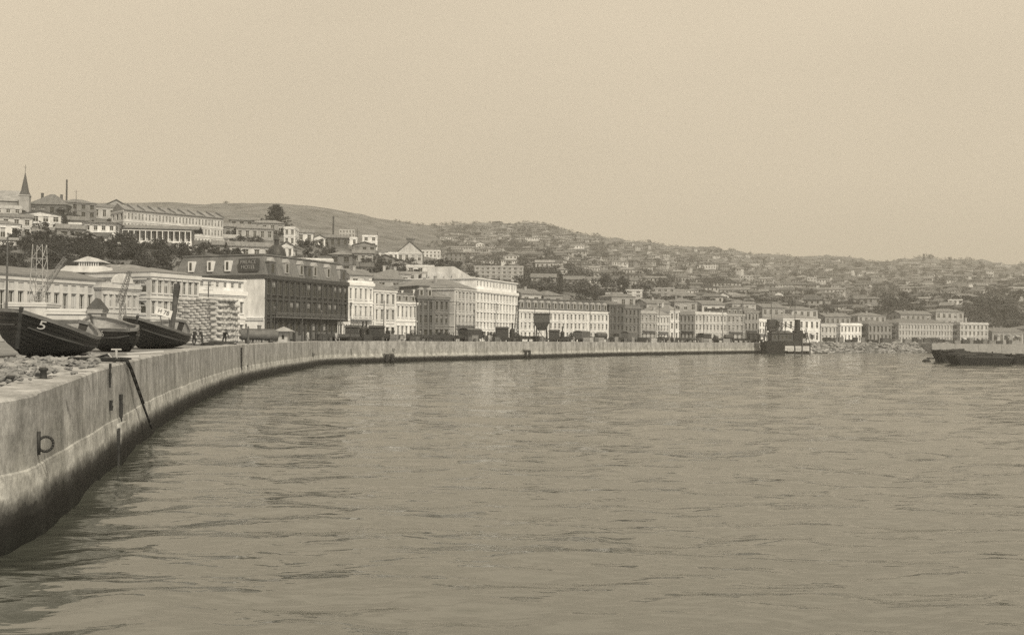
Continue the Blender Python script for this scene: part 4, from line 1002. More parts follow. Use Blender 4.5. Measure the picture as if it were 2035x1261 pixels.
# ------------------------------------------------------------------ the hundreds of houses on the far slope
def house_proto(i):
    r = random.Random(100 + i); w, dp = r.choice([r.uniform(7, 12), r.uniform(8, 14), r.uniform(16, 27)]), r.uniform(6, 9); h = r.choice([2.8, 3.4, 4.4, 6.0]) if w < 15 else 3.0; wt = r.choice([.14, .2, .24, .3, .36, .42, .55]); rt = r.choice([.11, .16, .22, .3, .4]); rf = r.choice(['gable', 'gable', 'hip', 'shed', 'gablex'])
    mb = MB(); mb.box(-w/2, w/2, 0, dp, -5, h, 0); e = .6; rh = r.uniform(1.2, 2.4)
    a, b, c, d_ = (-w/2 - e, -e, h + .01), (w/2 + e, -e, h + .01), (w/2 + e, dp + e, h + .01), (-w/2 - e, dp + e, h + .01)
    if rf == 'gable': p, q = (-w/2 - e, dp/2, h + rh), (w/2 + e, dp/2, h + rh); fs = [[a, b, q, p], [c, d_, p, q], [d_, a, p], [b, c, q]]
    elif rf == 'hip': p, q = (-w/2 + dp/2, dp/2, h + rh), (w/2 - dp/2 + .1, dp/2, h + rh); fs = [[a, b, q, p], [c, d_, p, q], [d_, a, p], [b, c, q]]
    elif rf == 'gablex': p, q = (0, -e, h + rh), (0, dp + e, h + rh); fs = [[d_, a, p, q], [b, c, q, p], [a, b, p], [c, d_, q]]
    else: c2, d2 = (c[0], c[1], h + rh), (d_[0], d_[1], h + rh); fs = [[a, b, c2, d2], [b, c, c2], [d_, a, d2], [c, d_, d2, c2]]
    for f in fs: mb.face(f, 1)
    mb.face([d_, c, b, a], 1)
    fl = 2 if h > 5 else 1; n = max(2, int(w / 2.8))
    for f in range(fl):
        for k in range(n):
            x = -w/2 + w * (k + .5) / n; z = h * (f + .3) / fl; hh = h / fl * .48; mb.face([(x - .5, -.03, z), (x + .5, -.03, z), (x + .5, -.03, z + hh), (x - .5, -.03, z + hh)], 2)
    return mb, [plaster(wt), roofm(rt), glassm()], wt, rt, rf
PROT = [house_proto(i) for i in range(34)]
PM = [p[0].mesh('hillside_house', p[1]) for p in PROT]
spots = []
def try_spot(px, d):
    p = Vector((gx(px, d), d, tz(px, d)))
    if terr_col(px)[0][0] + 25 > d: return
    spots.append((px, d, p))
r2 = random.Random(31)
for row in range(40):
    for px in range(862, 2080, 1):
        pass
y_top = lambda px: lerp_tab([(860,453),(960,452),(1080,451),(1150,469),(1250,487),(1400,499),(1550,516),(1700,521),(1850,523),(2100,534)], px)[0]
y_bot = lambda px: lerp_tab([(860,505),(920,540),(1000,575),(1100,580),(1250,595),(1400,612),(1600,630),(1800,628),(2100,630)], px)[0]
y = 452.0
while y < 632:
    px = 870 + r2.uniform(0, 20)
    while px < 2075:
        if y_top(px) < y < y_bot(px):
            d = dsolve(px, y)
            if d < 2200 and noise.noise(Vector((px / 45, y / 16, 5))) < .27: spots.append((px, y, d))
        px += r2.uniform(12, 36) * (1.0 if y > 520 else .8)
    y += r2.uniform(4.6, 6.2)
clear = [(1040,1110,545,580),(1100,1200,552,580),(1262,1345,568,604),(938,1042,528,566),(1200,1280,575,606),(1745,1820,580,628),(1935,2040,590,642)]
spots = [s for s in spots if not any(a < s[0] < b and c < s[1] < e for a, b, c, e in clear)]
r2.shuffle(spots); spots.sort(key=lambda s: s[2])
near, far_ = spots[:290], spots[290:]
def tonew(t): return 'white walled' if t > .45 else 'pale walled' if t > .28 else 'grey walled' if t > .15 else 'dark walled'
def zone(px, y):
    a = 'above the tallest white waterfront building' if px < 1035 else 'above the long terrace' if px < 1210 else 'above the grey and white shop houses' if px < 1380 else 'above the broad pale office' if px < 1510 else 'above the moored dredger' if px < 1650 else 'above the rubble bank' if px < 1780 else 'above the grey barracks' if px < 1900 else 'above the far right waterfront'
    return a
seen = {}
for i, (px, y, d) in enumerate(near):
    k = r2.randrange(len(PM)); _, _, wt, rt, rf = PROT[k]
    o = put('hillside_house', PM[k], None, (gx(px, d), d, tz(px, d) + .4), -math.atan2(gx(px, d), d) + R(r2.uniform(-32, 32)))
    s = r2.uniform(.5, 1.15); o.scale = (s, s, s)
    lb = f"{'long low' if len(PM[k].vertices) > 90 else 'broad' if s > .95 else 'small'} {tonew(wt)} house with a {'pale' if rt > .26 else 'dark'} {dict(gable='ridged', hip='hipped', gablex='gabled', shed='sloping')[rf]} roof {zone(px, y)}"
    tag(o, lb, 'house', 'houses crowding the far hillside')
mb = MB(); 
allm = []
def midx(m_):
    if m_ not in allm: allm.append(m_)
    return allm.index(m_)
for (px, y, d) in far_:
    k = r2.randrange(len(PM)); src, ms, *_ = PROT[k]; s = r2.uniform(.6, 1.05); a = -math.atan2(gx(px, d), d) + R(r2.uniform(-32, 32)); M_ = Matrix.Translation((gx(px, d), d, tz(px, d) + .4)) @ Matrix.Rotation(a, 4, 'Z') @ Matrix.Scale(s, 4)
    b = len(mb.v); mb.v += [tuple(M_ @ Vector(v)) for v in src.v]; mb.f += [tuple(b + q for q in f) for f in src.f]; mb.m += [midx(ms[q]) for q in src.m]
tag(mb.build('distant_houses', allm), None, None, None, 'stuff')
# trees among them
mb = MB()
SRC = {k: [[tuple(v.co) for v in m_.vertices] for m_ in CR_[k]] for k in ('round', 'low')}
n = 0
while n < 1000:
    px = r2.uniform(860, 2080); y = r2.uniform(450, 656)
    if not (y_top(px) - 3 < y < y_bot(px) + (8 if px < 1900 else 26)): continue
    d = dsolve(px, y)
    if d > 2250: continue
    if noise.noise(Vector((px / 45, y / 16, 5))) < .08 and r2.random() < .62: continue
    h = r2.uniform(4, 10); V_ = SRC[r2.choice(['round', 'low'])][r2.randrange(5)]; wd = h * r2.uniform(.9, 1.8); p = Vector((gx(px, d), d, tz(px, d) - .25 * h)); st = 2 if d > 1000 else 1
    for q in range(0, len(V_) // 4, st):
        b = len(mb.v); mb.v += [(p.x + v[0] * wd, p.y + v[1] * wd, p.z + v[2] * h) for v in V_[q*4:q*4+4]]; mb.f.append((b, b+1, b+2, b+3)); mb.m.append(0)
    n += 1
for i in range(420):          # ragged scrub along the skyline
    px = r2.uniform(780, 2060); d = terr_col(px)[5][0] * r2.uniform(.97, 1.0); h = r2.uniform(2.5, 7) * (1 if r2.random() < .85 else 1.7); V_ = SRC['low'][i % 5]; p = Vector((gx(px, d), d, tz(px, d) - .2 * h))
    for q in range(0, len(V_) // 4, 3):
        b = len(mb.v); mb.v += [(p.x + v[0] * h, p.y + v[1] * h, p.z + v[2] * h) for v in V_[q*4:q*4+4]]; mb.f.append((b, b+1, b+2, b+3)); mb.m.append(0)
tag(mb.build('hillside_scrub', leafm(.095)), None, None, None, 'stuff')
# ------------------------------------------------------------------ lighters drawn up on the quay
def ground_z(x, y): 
    px = proj((x, y, 4.0))[0]
    return tz(px, y)
def hull_fn(Ln, B, Hb, Hm, Hs, stern=.55):
    "s 0 = stern .. 1 = bow; v 0 keel .. 1 gunwale; returns x, y, z"
    def sheer(s): return Hm + (Hb - Hm) * max(0, (s - .35) / .65) ** 1.7 + (Hs - Hm) * max(0, (.35 - s) / .35) ** 1.8
    def beam(s):
        if s > .55: return B/2 * max(.0, 1 - ((s - .55) / .45) ** 3.2)
        return B/2 * (1 - ((.55 - s) / .55) ** 2.6 * (1 - stern * .3)) if s < .55 else B/2
    def f(s, v, inset=0.0):
        b = max(0.03, beam(s) - inset); zs = sheer(s); k = (.04 + .96 * (1 - (1 - v) ** 3.0)) if s < .8 else (.04 + .96 * (1 - (1 - v) ** (3.0 - 2.3 * (s - .8) / .2)))
        kz = .0 + .5 * max(0, (s - .8) / .2) ** 2 + .45 * max(0, (.16 - s) / .16) ** 2
        rake = .0
        x = (s - .5) * Ln + (v - .5) * .9 * max(0, (s - .75) / .25) - (v - .5) * .5 * max(0, (.12 - s) / .12)
        return Vector((x, b * k, kz + (zs - kz) * v))
    return f, sheer, beam
def lighter(name, label, a, b, B, Hb, Hm, Hs, number=None, num_side=-1, group='lighters drawn up on the quay', numpos=.8, numsize=.62, tone=.022, heel=0):
    "hull from stern point a to bow point b"
    a, b = Vector(a), Vector(b); u = b - a; Ln = u.length; c = (a + b) / 2
    t = thing(name, label, 'boat', (c.x, c.y, ground_z(c.x, c.y) + .02), math.atan2(u.y, u.x), group); t.rotation_euler.x = R(heel)
    f, sheer, beam = hull_fn(Ln, B, Hb, Hm, Hs); NS, NV = 34, 36; mb = MB()
    def skin(inset, flip, v0):
        for sg in (-1, 1):
            base = len(mb.v)
            for i in range(NS + 1):
                for j in range(NV + 1):
                    vv = v0 + (1 - v0) * j / NV; p = f(i / NS, vv, inset); lap = 0 if flip else .045 * (1 - (j / 4 % 1)) * (1 if j < NV else 0); mb.v.append((p.x, sg * (p.y + lap), p.z))
            for i in range(NS):
                for j in range(NV):
                    q = (base + i*(NV+1) + j, base + (i+1)*(NV+1) + j, base + (i+1)*(NV+1) + j + 1, base + i*(NV+1) + j + 1)
                    mb.f.append(q if (sg < 0) != flip else q[::-1]); mb.m.append(0 if not flip else 1)
    skin(0, False, 0); skin(.12, True, .12)
    # stern closing
    for (ins, vv) in ((0, 0),):
        L_ = [f(0, j / NV) for j in range(NV + 1)]
        for p, q in zip(L_, L_[1:]): mb.face([(p.x, p.y, p.z), (p.x, -p.y, p.z), (q.x, -q.y, q.z), (q.x, q.y, q.z)][::-1])
    hm = mat('tarred_planks', tone, .6, .45, 1.0, (.25, 1, 5), .5)
    mb.build('hull', [hm, wood(.34)], t, smooth=False)
    g = MB()
    for sg in (-1, 1):
        for i in range(NS):
            p, q = f(i / NS, 1), f((i + 1) / NS, 1); pi, qi = f(i / NS, 1, .16), f((i + 1) / NS, 1, .16)
            o = Vector((0, .05, 0))
            lo = [(p.x, sg * (p.y + .05), p.z - .1), (q.x, sg * (q.y + .05), q.z - .1), (q.x, sg * qi.y, q.z - .1), (p.x, sg * pi.y, p.z - .1)]
            hi = [(x, y, z + .2) for x, y, z in lo]; g.hexa(lo if sg > 0 else lo[::-1], hi if sg > 0 else hi[::-1])
    p = f(0, 1); g.box(p.x - .1, p.x + .14, -p.y, p.y, p.z - .08, p.z + .13); g.build('gunwale', wood(.15), t)
    for sg in (-1, 1):
        r = MB()
        for vv, th in ((.66, .05), ):
            for i in range(NS - 1):
                p, q = f(i / NS, vv), f((i + 1) / NS, vv); lo = [(p.x, sg * p.y, p.z - th), (q.x, sg * q.y, q.z - th), (q.x, sg * (q.y + .06), q.z - th), (p.x, sg * (p.y + .06), p.z - th)]
                hi = [(x, y, z + 2 * th) for x, y, z in lo]; r.hexa(lo[::-1] if sg > 0 else lo, hi[::-1] if sg > 0 else hi)
        r.build('rubbing_strake', wood(.075), t)
    s = MB(); p = f(1, 0); q = f(1, 1); s.bar(p + Vector((0, -p.y, 0)) * 1, q + Vector((.05, -q.y, .22)), .11, 0, 6); s.build('stem_post', wood(.05), t)
    for sv in (.14, .3, .45, .62):
        th = MB(); p = f(sv, .8, .1); th.box(p.x - .16, p.x + .16, -p.y, p.y, p.z - .04, p.z + .04); th.build('thwart', wood(.5), t)
    fd = MB()
    for i in range(2, NS - 3):
        p, q = f(i / NS, .3, .13), f((i + 1) / NS, .3, .13); fd.face([(p.x, -p.y, p.z), (q.x, -q.y, q.z), (q.x, q.y, q.z), (p.x, p.y, p.z)])
    fd.build('floor_boards', wood(.16), t)
    if number:
        me = text_mesh(number, numsize, mat('white_lead_paint', .62), 0.0); zt_ = None
        s0 = numpos; zc = sheer(s0) * .83
        for vx in me.vertices:
            # wrap the figure onto the planking
            sx = s0 + (vx.co.x * (1 if num_side < 0 else -1)) / Ln; zz = zc + vx.co.y; vv = .5
            lo_, hi_ = .05, 1.0
            for _ in range(24):
                vv = (lo_ + hi_) / 2
                if f(sx, vv).z < zz: lo_ = vv
                else: hi_ = vv
            p = f(sx, vv); vx.co = (p.x, num_side * (p.y + .075), zz)
        put('number_mark', me, t)
    return t
gp = lambda px, d: (gx(px, d), d, 0)
lighter('lighter', 'nearest black lighter with a high bow and a large white 5 at the left edge', gp(150, 67), gp(24, 55.5), 4.7, 2.5, 1.6, 2.05, '5', +1, numpos=.935, numsize=.68, heel=-13)
lighter('lighter', 'small black lighter wedged between the two larger ones, white 5 on its rounded end', gp(266, 69.5), gp(190, 75.5), 2.8, 2.4, 1.6, 1.45, '5', +1, numpos=.26, numsize=.55, heel=-6)
lighter('lighter', 'farther black lighter with a broad round stern beside the stacked sacks', gp(348, 92), gp(262, 81), 4.5, 2.4, 1.65, 2.35, heel=-13)
# tall rudder post with a number board leaning in the farther lighter
t = thing('steering_oar', 'dark leaning oar post standing in the farther lighter', 'oar', P(341, 660, 90))
mb = MB(); a, b = Vector((0,0,0)), P(352, 566, 92) - P(341, 660, 90); mb.bar(a, a.lerp(b, .72), .2, 0, 6, .24); mb.build('shaft', wood(.06), t)
mb = MB(); q = a.lerp(b, .72); mb.bar(q, b, .3, 0, 4, .34); mb.build('blade', wood(.04), t)
bpos = P(325, 620, 86)
t = thing('number_board', 'white board reading H 78 propped above the farther lighter', 'sign', bpos, math.atan2(-.1, 1))
mb = MB(); mb.box(-.72, .72, 0, .05, -.3, .3); o = mb.build('board', mat('white_board', .7), t); o.rotation_euler = (0, R(16), 0)
l = put('lettering', text_mesh('H 78', .5, mat('board_letters', .04), .005), o, (0, -.012, 0)); l.rotation_euler = (R(90), 0, 0)
mb = MB(); mb.bar((-.3, .08, -.3), (-.3, .5, -1.4), .035); mb.build('strut', wood(.1), t)
mb = MB(); mb.bar((.4, .08, -.3), (.4, .5, -1.4), .035); mb.build('strut', wood(.1), t)

# ------------------------------------------------------------------ stack of sacks
def sack_mesh(i):
    r = random.Random(i); mb = MB(); n, m_ = 12, 8; L_, D_, H_ = 1.0, .66, .37
    for j in range(m_ + 1):
        ph = -math.pi/2 + math.pi * j / m_
        for k in range(n):
            th = 2 * math.pi * k / n; sp = lambda c, e: math.copysign(abs(c) ** e, c)
            x = sp(math.cos(ph), .4) * sp(math.cos(th), .35); y = sp(math.cos(ph), .4) * sp(math.sin(th), .4); z = sp(math.sin(ph), .7)
            q = Vector((x * L_/2, y * D_/2, z * H_/2)); q += Vector((0, 0, .03)) * noise.noise(q * 3 + Vector((i * 7, 0, 0))) + q * .06 * noise.noise(q * 4 + Vector((0, i * 5, 0)))
            mb.v.append(tuple(q))
    for j in range(m_):
        for k in range(n): mb.f.append((j*n + k, j*n + (k+1) % n, (j+1)*n + (k+1) % n, (j+1)*n + k)); mb.m.append(0)
    return mb.mesh('sack', mat('sackcloth', .42 - .03 * (i % 3), .95, .3, 2.5), True)
SK = [sack_mesh(i) for i in range(5)]
def sacks():
    A = Vector((gx(348, 116), 116, 0)); B = Vector((gx(430, 112.5), 112.5, 0)); C_ = Vector((gx(478, 118.5), 118.5, 0)); z0 = 4.05; rows = 16; ch = .315; cnt = 0
    for (p, q, ln, lb) in ((A, B, .92, 'plump pale sack in the broad left face of the stack on the quay'), (B, C_, .62, 'plump pale sack in the right end of the stack facing the water')):
        u = (q - p); Ls = u.length; u.normalize(); ang = math.atan2(u.y, u.x); inn = Vector((-u.y, u.x, 0)); n = int(Ls / ln)
        for r_ in range(rows):
            top = rows if ln > .8 else rows - (r_ % 1)
            for k in range(n):
                if r_ >= rows - 2 and ln < .8 and k >= n - 2: continue
                off = (.5 if r_ % 2 else 0)
                if k + off > n - .4: continue
                w_ = p + u * ((k + .5 + off * .8) * ln) + inn * (.3 + rnd.uniform(-.07, .07) + .012 * r_) ; dz = .05 * math.sin(k * 1.3 + r_ * .2)
                o = put('sack', SK[rnd.randrange(5)], None, (w_.x, w_.y, z0 + ch * (r_ + .5) + dz), ang + (0 if ln > .8 else math.pi/2 * (r_ % 2)) + rnd.uniform(-.12, .12))
                s = 1 if ln > .8 else (1, 1)[0]
                o.rotation_euler = (rnd.uniform(-.05, .05), rnd.uniform(-.07, .07), o.rotation_euler.z); o.scale = (ln / .92 if ln > .8 or r_ % 2 == 0 else 1, 1.1, rnd.uniform(.96, 1.12))
                tag(o, lb, 'sack', 'sacks stacked on the quay'); cnt += 1
    # top layer closing the stack
    u = (B - A).normalized(); inn = Vector((-u.y, u.x, 0)); ang = math.atan2(u.y, u.x)
    for i in range(5):
        for j in range(6):
            w_ = A + u * (.5 + j * .95 + rnd.uniform(-.05, .05)) + inn * (1.0 + i * .62)
            o = put('sack', SK[rnd.randrange(5)], None, (w_.x, w_.y, z0 + ch * (rows - .55) + rnd.uniform(-.03, .05)), ang + rnd.uniform(-.2, .2)); tag(o, 'plump pale sack lying in the top layer of the stack', 'sack', 'sacks stacked on the quay')
sacks()
mb = MB(); 
q = [Vector((gx(348, 116) + .5, 117, 0)), Vector((gx(430, 112.5) - .2, 113.4, 0)), Vector((gx(478, 118.5) - 1.0, 118.3, 0)), Vector((gx(348, 116) + 2, 121, 0))]
# ------------------------------------------------------------------ people on the quay
def body(parts, mats_fn, name):
    "one skinned figure: parts = (verts, edges, radii)"
    V, E, Rr = parts; me = bpy.data.meshes.new('b'); me.from_pydata(V, E, []); o = bpy.data.objects.new('b', me); COL.objects.link(o)
    md = o.modifiers.new('s', 'SKIN'); md.use_smooth_shade = True
    for i, rr in enumerate(Rr): me.skin_vertices[0].data[i].radius = rr
    me.skin_vertices[0].data[0].use_root = True
    o.modifiers.new('d', 'SUBSURF').levels = 1
    dg = bpy.context.evaluated_depsgraph_get(); dg.update(); m2 = bpy.data.meshes.new_from_object(o.evaluated_get(dg)); bpy.data.objects.remove(o); return m2
def person(px, d, label, face=0, bend=0.0, coat=.03, hat=True, stride=.12, armup=0.0, group=None):
    x = gx(px, d); z = ground_z(x, d)
    hp = Vector((0, 0, .93)); ch = hp + Vector((0, -math.sin(bend) * .45, math.cos(bend) * .45)); nk = ch + Vector((0, -math.sin(bend) * .14, math.cos(bend) * .12)); hd = nk + Vector((0, -.05 - .1 * bend, .14))
    V = [hp, ch, nk, hd, hd + Vector((0, -.01, .12))]; E = [(0, 1), (1, 2), (2, 3), (3, 4)]; Rd = [(.17, .12), (.2, .12), (.07, .07), (.1, .11), (.08, .09)]
    for sg in (-1, 1):
        i = len(V); V += [Vector((sg * .1, 0, .88)), Vector((sg * .12, -sg * stride, .48)), Vector((sg * .12, sg * stride * .6, .07)), Vector((sg * .13, sg * stride * .6 - .17, .04))]; E += [(0, i), (i, i+1), (i+1, i+2), (i+2, i+3)]; Rd += [(.1, .1), (.075, .075), (.055, .055), (.05, .04)]
        i = len(V); sh = ch + Vector((sg * .2, 0, .02)); el = sh + Vector((sg * .07, -.08 - armup * .2, -.29 + armup * .1)); wr = el + Vector((-sg * .03, -.16 - armup * .1, -.2 + armup * .3)); V += [sh, el, wr, wr + Vector((0, -.06, -.07))]; E += [(1, i), (i, i+1), (i+1, i+2), (i+2, i+3)]; Rd += [(.07, .07), (.055, .055), (.04, .04), (.04, .03)]
    me = body((V, E, Rd), None, 'person'); cloth = mat('work_clothes', coat, .95, .3, 6); skin = mat('skin', .3, .7, .1, 4)
    me.materials.clear(); me.materials.append(cloth); me.materials.append(skin)
    for p in me.polygons:
        c = p.center
        if (c - hd).length < .2 and c.z > nk.z - .02: p.material_index = 1
    t = thing('person', label, 'person', (x, d, z), face, group); put('body', me, t)
    if hat:
        h = MB(); h.lathe([(.19, 0), (.19, .02), (.12, .03), (.11, .13), (0, .15)], (hd.x, hd.y, hd.z + .08), 10); h.build('hat', mat('felt', .04, .9), t)
person(386, 110, 'dark clothed worker in a hat standing at the foot of the sacks', 1.2, .1)
person(402, 111, 'stooping dark clothed worker beside the left corner of the stack', -.9, .35, .05)
person(446, 111, 'worker in dark clothes bending over near the right end of the stack', .6, .75, .03)
person(502, 140, 'pale shirted worker crouched before the boiler tank', 2.2, .6, .3)
# heap of dark tarpaulin at the foot of the stack
def lump(name, label, cat, pts, h, m_, group=None, seed=1, sub=3):
    bm = bmesh.new(); bmesh.ops.create_icosphere(bm, subdivisions=sub, radius=1)
    for v in bm.verts:
        n = noise.fractal(v.co * 1.7 + Vector((seed * 9.1, 0, 0)), 1, 2, 4); v.co *= 1 + .35 * n
        v.co.z = v.co.z * .8
    me = bpy.data.meshes.new(name); bm.to_mesh(me); bm.free(); me.materials.append(m_)
    o = put(name, me, None, pts); o.scale = h; return tag(o, label, cat, group)
x = gx(425, 109); lump('tarpaulin', 'crumpled dark tarpaulin heap at the foot of the sacks', 'tarpaulin', (x, 109.5, 4.1), (1.3, .7, .45), mat('tarpaulin', .03, .8, .4, 3), seed=2)
x = gx(458, 110); lump('tarpaulin', 'low dark canvas bundle at the right corner of the sacks', 'tarpaulin', (x - .2, 110, 4.1), (.8, .7, .4), mat('tarpaulin', .04, .8, .4, 3), seed=3)

# ------------------------------------------------------------------ quay furniture near the camera
def bollard(px, py, d, label, s=1.0, tone=.035):
    p = P(px, py, d); t = thing('bollard', label, 'bollard', (p.x, p.y, p.z), 0, 'bollards on the quay')
    a = MB(); a.lathe([(.24*s, -.1), (.2*s, .05), (.16*s, .38*s), (.24*s, .46*s), (.25*s, .56*s), (.14*s, .62*s), (0, .63*s)], n=14); a.build('post', metal(tone), t, smooth=True)
    b = MB(); b.box(-.36*s, .36*s, -.36*s, .36*s, -.12, .02); b.build('base_plate', metal(tone), t)
bollard(86, 752, 32, 'dark iron bollard with a flared cap on the near quay edge', .55)
bollard(20, 767, 30, 'small dark iron stump beside the rubble at the left edge', .5)
p = P(231, 716, 45); t = thing('mooring_post', 'pale T shaped mooring post with a slanting prop by the quay edge', 'mooring post', p); t.scale = (.75, .75, .75)
a = MB(); a.bar((0,0,-.1), (0,0,.62), .07, 0, 8); a.build('post', metal(.4), t)
a = MB(); a.bar((-.28,0,.62), (.28,0,.62), .055, 0, 8); a.build('crosshead', metal(.4), t)
a = MB(); a.bar((-.42,-.1,.38), (-.06,-.02,-.06), .045, 0, 6); a.build('prop', wood(.45), t)
# coiled rope that falls over the wall to the water
def rope(px_list, label, r=.05):
    mb = MB(); mb.tube(px_list, r, 0, 7); tag(mb.build('mooring_rope', mat('tarred_rope', .035, .95, .3, 5), smooth=True), label, 'rope')
q0, t0, n0 = wall_point(250, 720); q1, t1, n1 = wall_point(279, 850)
zq = quay_at(250).z; top = Vector((quay_at(250).x, quay_at(250).y, zq))
pts = [Vector((p.x, p.y, p.z + .1)), top - n0 * .8 + Vector((0, 0, .1)), top + Vector((0, 0, .06)) + n0 * .02]
for k in range(1, 11):
    f = k / 10; w_ = q0.lerp(q1, f); w_.z = zq + (q1.z - zq) * f; pts.append(Vector((quay_at(250 + 29 * f).x, quay_at(250 + 29 * f).y, w_.z)) + n0 * (.1 + .45 * f))
rope(pts, 'thick dark hawser running over the coping and down to the water')
pts2 = [v + t0 * .28 + n0 * .03 for v in pts[1:9]]
rope(pts2, 'short dark hawser hanging beside the thick one on the wall', .035)
coil = [Vector((p.x - .3 + (.5 + .02 * k) * math.cos(k * .42), p.y - .8 + (.5 + .025 * k) * math.sin(k * .42), zq + .02 + .004 * k)) for k in range(44)]
rope(coil, 'loose dark coil of rope lying round the mooring post', .04)
# planks lying about
for k, (px, d, ln, an, lb) in enumerate([(205, 46, 1.6, .4, 'dark plank lying left of the mooring post'), (250, 50, 1.3, .1, 'pale plank end lying right of the mooring post'), (140, 41, 2.2, -.3, 'weathered plank on the rubble below the nearest lighter'), (290, 60, 2.0, .2, 'pale timber baulk under the farther lighter near the coping'), (175, 44, 1.2, .9, 'short dark board on the rubble edge'), (18, 42, 3.2, .1, 'long pale timber lying on the rubble at left'), (60, 46, 2.8, -.05, 'long pale plank lying under the bow of the nearest lighter')]):
    x = gx(px, d); mb = MB(); mb.box(-ln/2, ln/2, -.11, .11, -.04, .05); o = mb.build('plank', wood([.05, .4, .2, .4, .06, .42, .4][k]), None, (x, d, ground_z(x, d) + .14), an); o.rotation_euler = (0, R(4 * (-1) ** k), an); tag(o, lb, 'plank')
# rubble heap
def rock_mesh(i):
    bm = bmesh.new(); bmesh.ops.create_icosphere(bm, subdivisions=2, radius=1)
    for v in bm.verts: v.co *= 1 + .9 * noise.noise(v.co * 1.9 + Vector((i * 3.3, 1, 2)))
    me = bpy.data.meshes.new('rock'); bm.to_mesh(me); bm.free(); me.materials.append(mat('broken_stone', .2, .95, .35, 1.5, (1, 1, 1), .4)); return me
RK = [rock_mesh(i) for i in range(6)]
def mound():
    mb = MB(); n = 40; m_ = 26
    for i in range(n + 1):
        for j in range(m_ + 1):
            x = -34 + 19.5 * i / n; y = 29 + 24 * j / m_; q = min(1, i / 5, j / 4, (m_ - j) / 5, (n - i) / 4)
            e = min([(Vector((x, y, 0)) - Vector((w_.x, w_.y, 0))).length for w_ in QV[::6]]) ; q = min(q, max(0, (e - 1.0) / 2.5))
            mb.v.append((x, y, ground_z(x, y) - .06 + q * (.22 + .3 * max(0, noise.fractal(Vector((x * .35, y * .35, 4)), 1, 2, 5) + .35))))
    wx = lambda y: min(((abs(w_.y - y), w_.x) for w_ in QV))[1]
    for i in range(n):
        for j in range(m_):
            a = i * (m_ + 1) + j
            if mb.v[a + m_ + 2][0] > wx(mb.v[a][1]) - 1.2 or mb.v[a + m_ + 2][0] > wx(mb.v[a + 1][1]) - 1.2: continue
            mb.f.append((a, a + m_ + 1, a + m_ + 2, a + 1)); mb.m.append(0)
    tag(mb.build('rubble_ground', mat('rubble_earth', .27, .95, .45, 1.6, (1, 1, 1), .6), smooth=False), None, None, None, 'stuff')
mound()
for i in range(190):
    d = rnd.uniform(29, 50); q = None
    px = rnd.uniform(-30, 190); x = gx(px, d)
    e = min([(Vector((x, d, 0)) - Vector((w_.x, w_.y, 0))).length for w_ in QV[::4]])
    if e < 1.6: continue
    o = put('stone', RK[i % 6], None, (x, d, ground_z(x, d) + .28), rnd.uniform(0, 6)); s = rnd.choice([.05, .07, .09, .12, .19]); o.scale = (s * 1.3, s, s * .7)
    tag(o, 'rough broken stone lying in the rubble by the near quay edge', 'stone', 'stones in the near rubble')
# pale canvas mound and low sheds behind the lighters
x = gx(255, 128); lump('canvas_mound', 'large crumpled canvas covered heap behind the lighters', 'heap', (gx(262, 128), 128, 4), (4.6, 2.2, 2.6), mat('canvas', .3, .95, .5, .9), seed=5, sub=4)
lump('canvas_mound', 'smaller pale canvas heap left of the number board', 'heap', (gx(300, 122), 122, 4), (2.6, 1.8, 1.9), mat('canvas', .4, .95, .4, 1.4), seed=8, sub=4)
for (pl, yt, pr, d, tone, lb) in [(8, 604, 90, 138, .5, 'low pale shed behind the bow of the nearest lighter'), (92, 618, 178, 112, .52, 'low flat pale shed seen over the nearest lighter'), (176, 616, 200, 112, .3, 'small grey hut with a dark domed top over the nearest lighter')]:
    O, rz, W = frame_px(pl, d, pr, d + .3); make_building('quay_shed', lb, 'shed', O, rz, W, 5, P(pl, yt, d).z - 4, floors=1, nb=max(2, int(W / 1.8)), nside=1, tone=tone, win=(.4, .4), roof='hip' if pr - pl < 40 else 'flat', rh=1.2, rtone=.1 if pr - pl < 40 else .3, cornice=.15, hood=False, courses=False, parapet=.15, over=.25)
# boiler tank, hut and posts
d = 140; t = thing('boiler_tank', 'long grey iron tank lying on cradles before the hotel', 'tank', (gx(515, d), d, 4.05), math.atan2(.9, 1)); t.rotation_euler = (0, 0, .35)
a = MB(); r = .7; L_ = 4.6; pr_ = [(0, -L_/2 - .25), (r * .7, -L_/2 - .18), (r, -L_/2), (r, L_/2), (r * .7, L_/2 + .18), (0, L_/2 + .25)]; a.lathe(pr_, n=18)
a.v = [(z, x_, y_ + 1.1) for (x_, y_, z) in a.v]; a.build('shell', metal(.12), t, smooth=True)
for sx in (-1.5, 1.5): a = MB(); a.box(sx - .2, sx + .2, -.8, .8, -.1, .55); a.build('cradle', wood(.06), t)
a = MB(); a.lathe([(.25, 1.9), (.25, 2.3), (.32, 2.3), (.32, 2.4), (0, 2.42)], n=10); a.build('dome', metal(.15), t)
O = Vector((gx(553, 150), 150, 4.1)); t = thing('quay_hut', 'small pale hut with a spreading pyramid roof on the quay', 'hut', O)
a = MB(); a.box(0, 1.3, 0, 1.3, -.1, 1.6); a.face([(.5, -.004, .5), (.85, -.004, .5), (.85, -.004, 1.1), (.5, -.004, 1.1)], 1); a.build('wall', [plaster(.45), glassm()], t)
a = MB(); a.hexa([(-.7, -.7, 1.6), (2.0, -.7, 1.6), (2.0, 2.0, 1.6), (-.7, 2.0, 1.6)], [(-.7, -.7, 1.66), (2.0, -.7, 1.66), (2.0, 2, 1.66), (-.7, 2, 1.66)]); a.lathe([(1.8, 1.662), (.05, 2.3), (0, 2.31)], (.65, .65, 0), 4, 0, math.pi/4); a.build('roof', roofm(.45), t)
